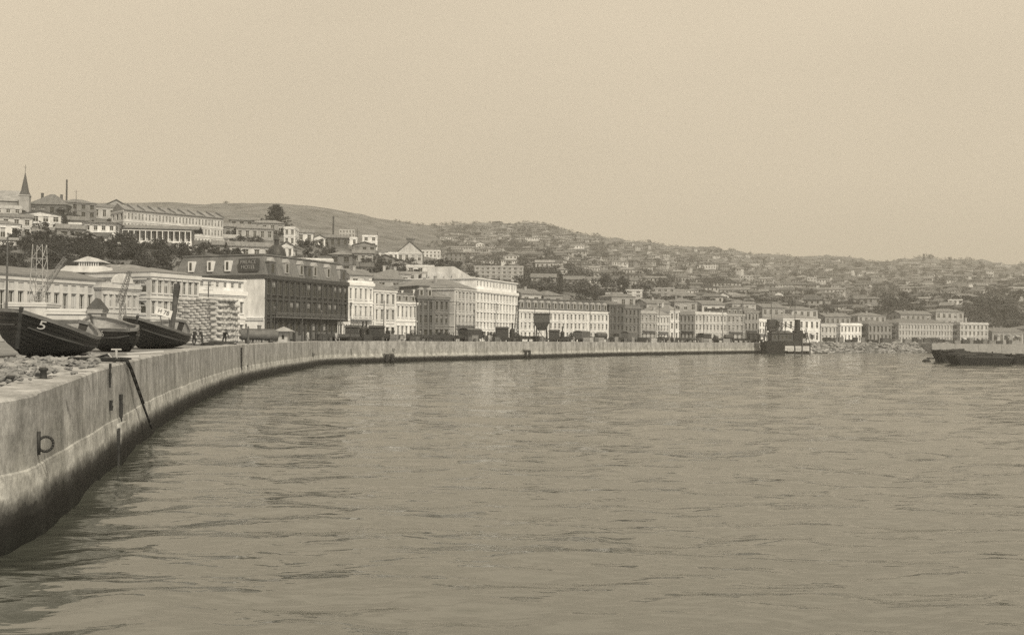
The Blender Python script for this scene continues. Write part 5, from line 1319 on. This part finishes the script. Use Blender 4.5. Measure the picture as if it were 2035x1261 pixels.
O, rz, W = frame_px(486, 152, 552, 154); t = thing('canopy', 'long dark flat canopy on posts behind the iron tank', 'canopy', O, rz)
a = MB(); a.hexa([(0, -.2, 1.55), (W, -.2, 1.55), (W, 2.5, 1.7), (0, 2.5, 1.7)], [(0, -.2, 1.95), (W, -.2, 1.95), (W, 2.5, 2.1), (0, 2.5, 2.1)]); a.build('roof', wood(.06), t)
for sx in (.1, W * .5, W - .3): a = MB(); a.box(sx, sx + .18, 0, .18, -.2, 1.6); a.build('post', wood(.06), t)
pole('quay_post', 493, 648, 683, 118, 'stout dark post standing right of the stacked sacks', 'post', 0)

# ------------------------------------------------------------------ cranes, wagons and lamps along the quay
def lattice(mb, a, b, w0, w1, n, r, m_=0):
    a, b = Vector(a), Vector(b); ax = (b - a).normalized(); s = ax.cross(Vector((0, 1, 0))); s = s.normalized() if s.length > .1 else Vector((1, 0, 0)); t_ = ax.cross(s).normalized()
    def c(i, k): w_ = (w0 + (w1 - w0) * i / n) / 2; sg = [(-1, -1), (1, -1), (1, 1), (-1, 1)][k]; return a.lerp(b, i / n) + s * sg[0] * w_ + t_ * sg[1] * w_
    for i in range(n):
        for k in range(4):
            mb.bar(c(i, k), c(i + 1, k), r, m_); mb.bar(c(i, k), c(i + 1, (k + 1) % 4), r * .7, m_); mb.bar(c(i, k), c(i, (k + 1) % 4), r * .7, m_)
def lattice_crane(px, d, ytop, wpx, jib, label, tone=.3):
    x = gx(px, d); z0 = 4.0; h = P(px, ytop, d).z - z0; w_ = wpx * d / FPX
    t = thing('lattice_crane', label, 'crane', (x, d, z0))
    a = MB(); lattice(a, (0, 0, 0), (0, 0, h), w_, w_ * .6, max(6, int(h / 1.8)), .055); a.build('tower', metal(tone), t)
    if jib:
        e = P(jib[2], jib[3], d) - Vector((x, d, z0)); s_ = P(jib[0], jib[1], d) - Vector((x, d, z0)); b = MB(); lattice(b, s_, e, .8, .35, 12, .035); b.build('jib', metal(tone * .7), t)
        c = MB(); c.bar(Vector((0, 0, h)), e, .04); c.build('stay', metal(.1), t)
    c = MB(); c.box(-w_ * .8, w_ * .8, -w_ * .6, w_ * .6, .3, 2.2); c.build('cab', wood(.16), t)
    for sx in (-1, 1): q = MB(); q.box(sx * w_ * .7 - .3, sx * w_ * .7 + .3, -w_ * .6, w_ * .6, -.1, .4); q.build('bogie', metal(.05), t)
lattice_crane(76, 140, 486, 32, (70, 600, 130, 512), 'tall pale lattice crane tower with a slanting jib at the left', .34)
lattice_crane(243, 135, 602, 14, (238, 602, 258, 538), 'smaller lattice crane with a steep jib before the rounded pediment', .2)
def steam_crane(px, d, label, jib=None, s=1.0, face=0, tone=.035):
    x = gx(px, d); t = thing('steam_crane', label, 'crane', (x, d, 4.0), face)
    a = MB(); a.box(-2.4*s, 2.4*s, -1.2*s, 1.2*s, .6*s, 1.0*s); a.build('chassis', metal(tone), t)
    for sx in (-1.7, -.6, .6, 1.7):
        for sy in (-1.1, 1.1): w_ = MB(); w_.bar((sx*s, sy*s - .08, .42*s), (sx*s, sy*s + .08, .42*s), .42*s, 0, 12); w_.build('wheel', metal(.03), t)
    b = MB(); b.box(-2.2*s, .4*s, -1.1*s, 1.1*s, 1.003*s, 2.9*s); b.hexa([(-2.4*s, -1.3*s, 2.905*s), (.6*s, -1.3*s, 2.905*s), (.6*s, 1.3*s, 2.905*s), (-2.4*s, 1.3*s, 2.905*s)], [(-2.2*s, -.5*s, 3.3*s), (.4*s, -.5*s, 3.3*s), (.4*s, .5*s, 3.3*s), (-2.2*s, .5*s, 3.3*s)]); b.build('cab', wood(.05), t)
    c = MB(); c.lathe([(.55*s, 1.003*s), (.55*s, 2.6*s), (.3*s, 2.9*s), (.18*s, 3.0*s), (.18*s, 4.1*s), (.26*s, 4.15*s), (0, 4.2*s)], (1.3*s, 0, 0), 12); c.build('boiler', metal(tone), t)
    if jib:
        q = P(jib[0], jib[1], d) - Vector((x, d, 4.0)); q = Matrix.Rotation(-face, 3, 'Z') @ q; j = MB(); lattice(j, (1.9*s, 0, 1.1*s), q, .8, .35, 9, .06); j.build('jib', metal(tone * 1.2), t)
        k = MB(); k.bar(q, q - Vector((0, 0, 3.0)), .03); k.build('cable', metal(.03), t)
steam_crane(708, 214, 'dark rail crane with a low cab before the covered balcony house', None, 1.0, .2)
steam_crane(740, 222, 'dark rail engine with a tall boiler before the bay windowed house', None, 1.05, 2.9)
steam_crane(1006, 262, 'dark rail crane with a slender jib in front of the tallest white building', (1029, 605), 1.15, .1)
steam_crane(1108, 282, 'dark rail engine before the long terrace', None, 1.0, .1)
steam_crane(1500, 405, 'dark rail crane at the far end of the curved quay', None, 1.2, .2)
def water_tower(px, d, yt, wpx, label):
    x = gx(px, d); h = P(px, yt, d).z - 4.0; w_ = wpx * d / FPX / 2; t = thing('coal_hopper', label, 'hopper', (x, d, 4.0))
    a = MB(); a.hexa([(-w_*.45, -w_*.45, h*.42), (w_*.45, -w_*.45, h*.42), (w_*.45, w_*.45, h*.42), (-w_*.45, w_*.45, h*.42)], [(-w_, -w_, h*.7), (w_, -w_, h*.7), (w_, w_, h*.7), (-w_, w_, h*.7)]); a.box(-w_, w_, -w_, w_, h*.702, h); a.box(-w_*1.1, w_*1.1, -w_*1.1, w_*1.1, h + .003, h + .25); a.build('bin', wood(.08), t)
    for sx in (-1, 1):
        for sy in (-1, 1): b = MB(); b.bar((sx*w_*.75, sy*w_*.75, -.2), (sx*w_*.6, sy*w_*.6, h*.55), .16); b.build('leg', wood(.04), t)
    c = MB(); c.bar((w_*.6, -w_*.6, .2), (-w_*.6, -w_*.6, h*.5), .1); c.build('brace', wood(.04), t)
water_tower(1076, 272, 624, 31, 'tall dark coal hopper on legs in front of the long terrace')
def wagon(px, d, kind, label, tone=.06, L_=6.2, face=None):
    x = gx(px, d); f = math.atan2(quay_dir(px).y, quay_dir(px).x) if face is None else face
    t = thing('rail_wagon', label, 'wagon', (x, d, 4.0), f, 'rail wagons along the quay')
    a = MB(); a.box(-L_/2, L_/2, -1.2, 1.2, .75, .98); a.build('chassis', metal(.03), t)
    for sx in (-L_*.32, L_*.32):
        for sy in (-1.0, 1.0): w_ = MB(); w_.bar((sx, sy - .06, .4), (sx, sy + .06, .4), .4, 0, 10); w_.build('wheel', metal(.03), t)
    b = MB()
    if kind == 'van':
        b.box(-L_/2 + .05, L_/2 - .05, -1.25, 1.25, .983, 2.9); b.build('body', wood(tone), t); r = MB(); n = 6
        for k in range(n): a0, a1 = math.pi*k/n, math.pi*(k+1)/n; r.face([(-L_/2, -1.35*math.cos(a0), 2.9 + .4*math.sin(a0)), (-L_/2, -1.35*math.cos(a1), 2.9 + .4*math.sin(a1)), (L_/2, -1.35*math.cos(a1), 2.9 + .4*math.sin(a1)), (L_/2, -1.35*math.cos(a0), 2.9 + .4*math.sin(a0))][::-1])
        r.build('roof', roofm(.2), t)
    elif kind == 'open':
        for (x0, x1, y0, y1) in ((-L_/2, L_/2, -1.25, -1.15), (-L_/2, L_/2, 1.15, 1.25), (-L_/2, -L_/2 + .1, -1.14, 1.14), (L_/2 - .1, L_/2, -1.14, 1.14)): b.box(x0, x1, y0, y1, .983, 1.55)
        b.build('body', wood(tone), t)
    else:
        b.lathe([(0, -L_/2 + .3), (.95, -L_/2 + .5), (.95, L_/2 - .5), (0, L_/2 - .3)], n=14); b.v = [(z, x_, y_ + 1.95) for (x_, y_, z) in b.v]; b.build('tank', metal(tone), t, smooth=True)
for k, (px, off, kind, tone) in enumerate([(668, 16, 'open', .07), (690, 10, 'open', .1), (768, 18, 'open', .06), (790, 14, 'open', .08), (815, 14, 'open', .05), (850, 16, 'open', .06), (880, 14, 'open', .05), (918, 16, 'open', .05), (935, 15, 'van', .05), (1050, 14, 'open', .05), (1128, 16, 'open', .05), (1156, 14, 'van', .1), (1180, 16, 'open', .07), (1195, 14, 'tank', .08), (1225, 16, 'open', .05), (1250, 16, 'van', .12), (1282, 14, 'open', .06), (1318, 14, 'open', .06), (1352, 14, 'open', .05), (1376, 16, 'open', .08), (1400, 14, 'van', .05), (1428, 14, 'open', .07), (1448, 14, 'tank', .06), (1468, 14, 'open', .05), (1488, 14, 'open', .05)]):
    near_what = {668: 'before the right half of the dark hotel', 690: 'at the right corner of the dark hotel', 768: 'before the cream bay windowed house', 790: 'in front of the small mansard house', 815: 'right of the small mansard house', 850: 'before the dark brown house', 880: 'before the grey brown stone house', 918: 'before the bracketed pale house', 935: 'left of the tallest white building', 1050: 'at the left foot of the coal hopper', 1128: 'before the middle of the long terrace', 1156: 'before the right half of the long terrace', 1180: 'near the right end of the long terrace', 1195: 'at the right end of the long terrace', 1225: 'before the dark brown warehouse', 1250: 'before the narrow dark store', 1282: 'before the grey office with arches', 1318: 'before the pale shop house', 1352: 'before the dark narrow shop house', 1376: 'left of the broad pale office', 1400: 'before the broad pale office', 1428: 'at the right of the broad pale office', 1448: 'before the grey twin bayed house', 1468: 'left of the brown corner house', 1488: 'before the brown corner house'}[px]
    wagon(px, quay_at(px).y + off, kind, f"{ {'open': 'low open', 'van': 'covered', 'tank': 'round tank'}[kind] } rail wagon on the quay {near_what}", tone)
def lamp(px, d, label, h=6.5):
    t = thing('street_lamp', label, 'street lamp', (gx(px, d), d, 4.0), 0, 'lamps along the quay road')
    a = MB(); a.lathe([(.22, 0), (.16, .5), (.08, .7), (.06, h)], n=8); a.build('post', metal(.05), t)
    b = MB(); b.lathe([(.1, h), (.25, h + .5), (.3, h + .55), (.05, h + .8), (0, h + .82)], n=8); b.build('lantern', metal(.12), t)
    c = MB(); c.bar((-.5, 0, h - .4), (.5, 0, h - .4), .03); c.build('ladder_bar', metal(.05), t)
for px, d, h, lb in [(545, 205, 6, 'slim street lamp before the left of the dark hotel'), (638, 232, 6, 'slim street lamp before the right of the dark hotel'), (697, 206, 7, 'tall lamp post on the quay before the covered balcony house'), (853, 232, 9, 'tall lamp post before the dark brown house'), (942, 252, 7, 'lamp post left of the tallest white building'), (1092, 276, 9, 'lamp post right of the coal hopper'), (1310, 345, 12, 'tall mast like lamp post before the pale shop house'), (1476, 398, 16, 'tallest lamp post standing near the far end of the quay'), (1398, 372, 9, 'lamp post before the broad pale office'), (1210, 312, 8, 'lamp post at the right end of the long terrace')]:
    lamp(px, d, lb, h)
def railing(p0, p1, label, d0, d1, h=1.5, step=1.6):
    a = Vector((gx(p0, d0), d0, 4.0)); b = Vector((gx(p1, d1), d1, 4.0)); u = b - a; L_ = u.length; t = thing('iron_fence', label, 'fence', a, math.atan2(u.y, u.x))
    n = min(95, int(L_ / step)); 
    for k in range(n + 1): m_ = MB(); x = L_ * k / n; m_.box(x - .05, x + .05, -.05, .05, -.1, h); m_.build('post', metal(.05), t)
    for z in (h * .45, h - .1): m_ = MB(); m_.box(0, L_, -.03, .03, z, z + .07); m_.build('rail', metal(.05), t)
railing(860, 1030, 'black iron fence before the pale blocks left of the coal hopper', 268, 296, 2.4)
railing(476, 520, 'thin iron railing before the white hotel side wall', 190, 196, 2.2, .8)

# ------------------------------------------------------------------ moored dredger
def dredger():
    d = 392; xl, xr = gx(1523, d), gx(1615, d); W = xr - xl; t = thing('dredger', 'dark floating dredger with a squat house, gantry and funnel at the end of the quay', 'dredger', (xl, d, 0), .06)
    Z = lambda y: P(1560, y, d).z; blk = metal(.018); wd = wood(.05)
    X = lambda px: (px - 1523) * W / 92
    a = MB(); a.hexa([(X(1524), 0, -.6), (X(1560), 0, -.6), (X(1560), 7, -.6), (X(1524), 7, -.6)], [(X(1522), -.3, Z(679)), (X(1561), -.3, Z(679)), (X(1561), 7.3, Z(679)), (X(1522), 7.3, Z(679))]); a.box(X(1561) + .003, X(1612), 1.2, 6.4, -.5, Z(697)); a.build('hull', blk, t)
    b = MB(); b.box(X(1561) + .01, X(1614), -.2, 7.1, Z(687), Z(681)); b.box(X(1530), X(1590), .2, 7.0, Z(681) + .005, Z(677)); b.build('deck', metal(.035), t)
    c = MB(); c.box(X(1535), X(1578), .6, 6, Z(677) + .002, Z(662)); c.hexa([(X(1533), .2, Z(662) + .003), (X(1580), .2, Z(662) + .003), (X(1580), 6.4, Z(662) + .003), (X(1533), 6.4, Z(662) + .003)], [(X(1540), 2, Z(657)), (X(1572), 2, Z(657)), (X(1572), 5, Z(657)), (X(1540), 5, Z(657))]); dh = c.build('deckhouse', wood(.085), t)
    for k in range(5): w_ = MB(); x = X(1539 + 8 * k); w_.box(x, x + .7, .53, .598, Z(672), Z(666)); w_.build('window', glassm(), dh)
    e = MB(); e.box(X(1531), X(1546), 1.2, 4.6, Z(657) + .002, Z(634)); e.build('bucket_tower', metal(.06), t)
    for y_ in (.6, 5.4):
        f = MB()
        f.bar((X(1528), y_, Z(679)), (X(1531), y_, Z(640)), .22); f.bar((X(1549), y_, Z(677)), (X(1546), y_, Z(636)), .22); f.bar((X(1528), y_, Z(648)), (X(1552), y_, Z(648)), .16)
        f.bar((X(1562), y_, Z(662)), (X(1562), y_, Z(640)), .18); f.bar((X(1562), y_, Z(641)), (X(1590), y_, Z(655)), .16); f.bar((X(1560), y_, Z(646)), (X(1548), y_, Z(662)), .14)
        f.bar((X(1606), y_, Z(681)), (X(1602), y_, Z(655)), .18); f.bar((X(1612), y_, Z(681)), (X(1604), y_, Z(652)), .16)
        f.build('gantry', metal(.035), t)
    g = MB(); g.box(X(1580), X(1604), 1, 5.5, Z(681) + .002, Z(662)); g.box(X(1584), X(1600), 1.6, 4.8, Z(662) + .003, Z(656)); g.build('engine_house', metal(.03), t)
    h = MB(); h.lathe([(1.15, Z(657)), (1.0, Z(636)), (1.1, Z(635.5)), (1.1, Z(634)), (.7, Z(634))], (X(1591), 3, 0), 14); h.build('funnel', metal(.03), t)
    for x0 in (1566, 1582): i = MB(); i.box(X(x0), X(x0 + 11), -.1, .15, Z(698), Z(691)); i.build('pale_plate', metal(.4), t)
    for x0 in (1580, 1595, 1611): i = MB(); i.bar((X(x0), -.25, -.5), (X(x0), -.25, Z(681)), .25, 0, 8); i.build('spud_pile', metal(.06), t)
    j = MB(); j.bar((X(1600), 1, Z(681)), (X(1600), 1, Z(672)), .5, 0, 8); j.build('bitts', metal(.4), t)
    k = MB(); k.bar((X(1538), 3, Z(634)), (X(1538), 3, Z(596)), .12); k.build('mast', wood(.08), t)
    k = MB(); k.bar((X(1588), 4, Z(656)), (X(1588), 4, Z(590)), .13); k.build('mast', wood(.08), t)
    k = MB(); k.bar((X(1538), 3, Z(600)), (X(1612), 3, Z(655)), .035); k.build('stay', metal(.05), t)
dredger()
def small_boat(px, d, L_, label, face, tone=.06, name='rowing_boat'):
    f, sheer, beam = hull_fn(L_, L_ * .3, .75, .5, .65); mb = MB(); NS, NV = 14, 5
    for sg in (-1, 1):
        for fl in (0, 1):
            b = len(mb.v)
            for i in range(NS + 1):
                for j in range(NV + 1): p = f(i / NS, (.15 if fl else 0) + (1 - (.15 if fl else 0)) * j / NV, .06 * fl); mb.v.append((p.x, sg * p.y, p.z))
            for i in range(NS):
                for j in range(NV): q = (b + i*(NV+1) + j, b + (i+1)*(NV+1) + j, b + (i+1)*(NV+1) + j + 1, b + i*(NV+1) + j + 1); mb.f.append(q); mb.m.append(0)
    t = thing(name, label, 'boat', (gx(px, d), d, -.18), face); mb.build('hull', wood(tone), t, smooth=True)
    for s in (.3, .55): th = MB(); p = f(s, .75, .05); th.box(p.x - .12, p.x + .12, -p.y, p.y, p.z - .02, p.z + .03); th.build('thwart', wood(.3), t)
small_boat(1632, 400, 5.5, 'small dark rowing boat moored right of the dredger', .1)
small_boat(1650, 415, 4.5, 'pale little boat beside the rubble bank near the dredger', .5, .4)
small_boat(1857, 300, 5.0, 'dark rowing boat lying left of the black barges', .15, .04)
def barge(px0, px1, d, L_face, h, label, deck_tone=.04, cargo=None):
    x0, x1 = gx(px0, d), gx(px1, d); L_ = x1 - x0; t = thing('barge', label, 'barge', (x0, d, 0), L_face, 'black barges moored at right')
    a = MB(); B = 5.5; a.hexa([(1.2, .4, -.5), (L_ - 1.2, .4, -.5), (L_ - 1.2, B - .4, -.5), (1.2, B - .4, -.5)], [(0, 0, h), (L_, 0, h), (L_, B, h), (0, B, h)])
    a.hexa([(0, .3, h + .002), (1.6, .2, h + .002), (1.6, B - .2, h + .002), (0, B - .3, h + .002)], [(-.4, .3, h + .45), (1.5, .2, h + .3), (1.5, B - .2, h + .3), (-.4, B - .3, h + .45)]); a.build('hull', metal(.02), t)
    g = MB()
    for (xa, xb, ya, yb_) in ((1.7, L_, -.05, .2), (1.7, L_, B - .2, B + .05), (L_ - .25, L_ + .02, .21, B - .21)): g.box(xa, xb, ya, yb_, h + .003, h + .3)
    g.build('bulwark', wood(.05), t)
    hc = MB(); hc.box(L_ * .25, L_ * .8, 1.1, B - 1.1, h + .003, h + .5); hc.build('hatch', wood(deck_tone), t)
    for x in (1.0, L_ - .9): b = MB(); b.lathe([(.2, h), (.16, h + .5), (.26, h + .55), (0, h + .65)], (x, B / 2, 0), 8); b.build('bitts', metal(.03), t)
    return t
barge(1902, 2016, 226, .02, 1.5, 'nearest long black barge floating at the right')
barge(1870, 1990, 252, .0, 2.0, 'longer black barge lying behind the nearest one')
barge(2012, 2110, 238, .0, 1.8, 'black barge cut by the right edge of the picture')
barge(1872, 1900, 276, .1, 2.3, 'short grey decked barge behind the left end of the long black barge', .2)
lump('mooring_buoy', 'small dark mooring buoy left of the black barges', 'buoy', (gx(1841, 262), 262, .15), (.95, .95, .55), metal(.03), seed=4)

# ------------------------------------------------------------------ rubble bank and far quay
mb = MB(); r3 = random.Random(4); r_src = [[tuple(v.co) for v in m_.vertices] for m_ in RK]; r_f = [[tuple(p.vertices) for p in m_.polygons] for m_ in RK]
for i in range(1500):
    px = r3.uniform(1612, 1885); sd = shore(px)[0]; f = r3.random(); d = sd - 9 * (1 - f) + r3.uniform(-1, 2); z = -.4 + 4.3 * f ** 1.2; s = r3.choice([.3, .4, .6, .8, 1.1]); k = i % 6; b = len(mb.v); an = r3.uniform(0, 6.3); x = gx(px, d)
    mb.v += [(x + (v[0] * math.cos(an) - v[1] * math.sin(an)) * s * 1.3, d + (v[0] * math.sin(an) + v[1] * math.cos(an)) * s, z + v[2] * s * .7) for v in r_src[k]]; mb.f += [tuple(b + q for q in p) for p in r_f[k]]; mb.m += [i % 3] * len(r_f[k])
tag(mb.build('rubble_bank', [mat('bank_stone', .19, .95, .4, .7), mat('bank_stone', .12, .95, .4, .7), mat('bank_stone', .26, .95, .4, .7)]), None, None, None, 'stuff')
def bank():
    mb = MB(); P0 = None
    for px in range(1530, 2600, 20):
        sd = shore(px)[0]; row = [(gx(px, sd - 11), sd - 11, -1.2), (gx(px, sd - 1), sd - 1, 3.4), (gx(px, sd + 2), sd + 2, 3.87)]
        if P0:
            for a, b, c, e in zip(P0, row, row[1:], P0[1:]): mb.face([a, b, c, e])
        P0 = row
    tag(mb.build('shore_bank', mat('bank_earth', .34, .95, .3, .4)), None, None, None, 'structure')
bank()
def far_quay():
    t = thing('far_quay', 'pale straight quay wall on the far right shore behind the barges', 'wall', (0, 0, 0)); row = None; k = 0
    px = 1852
    while px < 2500:
        a = Vector((gx(px, shore(px)[0] - 12), shore(px)[0] - 12, 0)); q = px + 46; b = Vector((gx(q, shore(q)[0] - 12), shore(q)[0] - 12, 0)); u = (b - a).normalized(); n = Vector((u.y, -u.x, 0)); b2 = b - u * .12
        mb = MB(); mb.hexa([(a + n*.5 + Vector((0,0,-1))), (b2 + n*.5 + Vector((0,0,-1))), (b2 - n*14 + Vector((0,0,-1))), (a - n*14 + Vector((0,0,-1)))], [a + Vector((0,0,4.0)), b2 + Vector((0,0,4.0)), b2 - n*14 + Vector((0,0,4.0)), a - n*14 + Vector((0,0,4.0))])
        mb.build('wall_panel', mat('pale_concrete', .24, .9, .25, .4), t); px = q
far_quay()
# dark crates and cargo along the far shore
for i in range(26):
    px = 1640 + i * 14.5 + rnd.uniform(-4, 4); d = shore(px)[0] + rnd.uniform(4, 12); w_, h = rnd.uniform(1.6, 4), rnd.uniform(1.2, 2.6); x = gx(px, d)
    mb = MB(); mb.box(-w_/2, w_/2, -1, 1, -.3, h); mb.box(-w_/2 - .1, w_/2 + .1, -1.1, 1.1, h + .003, h + .15)
    for sx in (-.35, .35): mb.box(w_*sx - .08, w_*sx + .08, -1.06, -1.003, 0, h - .02)
    tag(mb.build('cargo_crate', wood(rnd.choice([.05, .06, .09, .2])), None, (x, d, 3.95), rnd.uniform(-.3, .3)), 'dark cargo crate standing along the top of the far right shore', 'crate', 'crates along the far shore')

# ------------------------------------------------------------------ goods and people along the quay road
r6 = random.Random(77)
def near_name(px):
    return ('before the dark hotel' if px < 690 else 'before the white balconied house' if px < 742 else 'before the cream and mansard houses' if px < 828 else 'before the brown houses' if px < 902 else 'before the tall pale blocks' if px < 1030 else 'before the long terrace' if px < 1210 else 'before the dark warehouse' if px < 1300 else 'before the grey and pale shop houses' if px < 1380 else 'before the broad pale office')
def barrel_mesh():
    mb = MB(); mb.lathe([(.26, 0), (.32, .25), (.34, .45), (.32, .65), (.26, .9), (0, .9)], n=10)
    for z in (.22, .66): mb.lathe([(.335, z), (.345, z), (.345, z + .05), (.335, z + .05)], n=10, m=1)
    return mb.mesh('barrel', [wood(.1), metal(.03)])
BR = barrel_mesh()
def crate_mesh(w_, h, tone):
    mb = MB(); mb.box(-w_/2, w_/2, -w_/2.4, w_/2.4, 0, h)
    for sx in (-1, 1):
        for sy in (-1, 1): mb.box(sx*w_/2 - .06, sx*w_/2 + .06, sy*w_/2.4 - .06, sy*w_/2.4 + .06, 0, h + .03)
    mb.box(-w_/2 - .05, w_/2 + .05, -w_/2.4 - .05, w_/2.4 + .05, h * .45, h * .55); return mb.mesh('cargo_crate', wood(tone))
CM = [crate_mesh(1.1, .9, .07), crate_mesh(1.5, 1.2, .12), crate_mesh(1.9, 1.5, .05), crate_mesh(1.3, 1.6, .22), crate_mesh(2.4, 1.3, .35)]
for i in range(75):
    px = r6.uniform(570, 1500); q = quay_at(px); d = q.y + r6.uniform(3, 22); x = gx(px, d); k = r6.randrange(5)
    if i % 3 == 0:
        o = put('barrel', BR, None, (x, d, 4.0), r6.uniform(0, 6)); tag(o, f'dark barrel standing on the quay road {near_name(px)}', 'barrel', 'barrels on the quay road')
    else:
        o = put('cargo_crate', CM[k], None, (x, d, 4.0), r6.uniform(0, 3)); tag(o, f"{['small dark', 'middling brown', 'large black', 'tall grey', 'broad pale'][k]} cargo crate on the quay road {near_name(px)}", 'crate', 'crates on the quay road')
for i, (px, off) in enumerate([(585, 8), (612, 12), (640, 9), (668, 6), (724, 8), (805, 9), (866, 7), (972, 8), (1020, 9), (1140, 8), (1260, 9), (1340, 8)]):
    person(px, quay_at(px).y + off, f"{['dark coated man', 'pale shirted man'][i % 2]} on the quay road {near_name(px)}", r6.uniform(0, 6), .05, [.04, .4][i % 2], group='people on the quay road')
for i in range(34):          # bushes of the narrow garden strip along the buildings
    px = r6.uniform(680, 1500); base = lerp_tab([(690,262),(945,300),(1030,335),(1210,368),(1500,432)], px)[0]; d = base + r6.uniform(-5, 1); h = r6.uniform(1.6, 3.6)
    t = thing('shrub', f'dark street shrub in the garden strip {near_name(px)}', 'shrub', (gx(px, d), d, 3.9), r6.uniform(0, 6), 'shrubs along the waterfront street'); t.scale = (h, h, h); put('crown', CR_[('round', 'low')[i % 2]][i % 5], t)
for k, (px, d, s_, lb) in enumerate([(1925, 228.5, 1.3, 'low dark tarpaulin hump at the left of the nearest barge'), (1985, 228.5, 1.0, 'dark tarpaulin hump at the right of the nearest barge'), (1900, 255, 1.8, 'high dark tarpaulin hump on the longer black barge')]):
    lump('tarpaulin', lb, 'tarpaulin', (gx(px, d), d, 1.75 if d < 240 else 2.4), (s_ * 1.8, s_, s_ * .6), mat('tarpaulin', .03, .8, .4, 3), seed=20 + k)

for k, (px, off, h, lb) in enumerate([(600, 14, 8, 'telegraph pole before the middle of the dark hotel'), (676, 18, 9, 'telegraph pole before the right end of the dark hotel'), (762, 20, 9, 'telegraph pole before the cream bay windowed house'), (826, 20, 9, 'telegraph pole at the corner of the small mansard house'), (905, 22, 10, 'telegraph pole before the bracketed pale house'), (985, 24, 10, 'telegraph pole before the tallest white building'), (1062, 26, 10, 'telegraph pole left of the coal hopper'), (1172, 26, 11, 'telegraph pole before the right part of the long terrace'), (1268, 24, 11, 'telegraph pole before the grey office'), (1340, 22, 12, 'telegraph pole before the narrow white house'), (1436, 20, 12, 'telegraph pole before the right end of the broad pale office')]):
    d = quay_at(px).y + off; t = thing('telegraph_pole', lb, 'pole', (gx(px, d), d, 4.0), .3 + .05 * k, 'telegraph poles along the quay')
    a = MB(); a.bar((0, 0, -.2), (.1, 0, h), .13, 0, 6, .09); a.build('post', wood(.07), t)
    for z in (h - .4, h - 1.1): b = MB(); b.bar((-.9, 0, z), (1.0, 0, z), .05); b.build('crossarm', wood(.07), t)
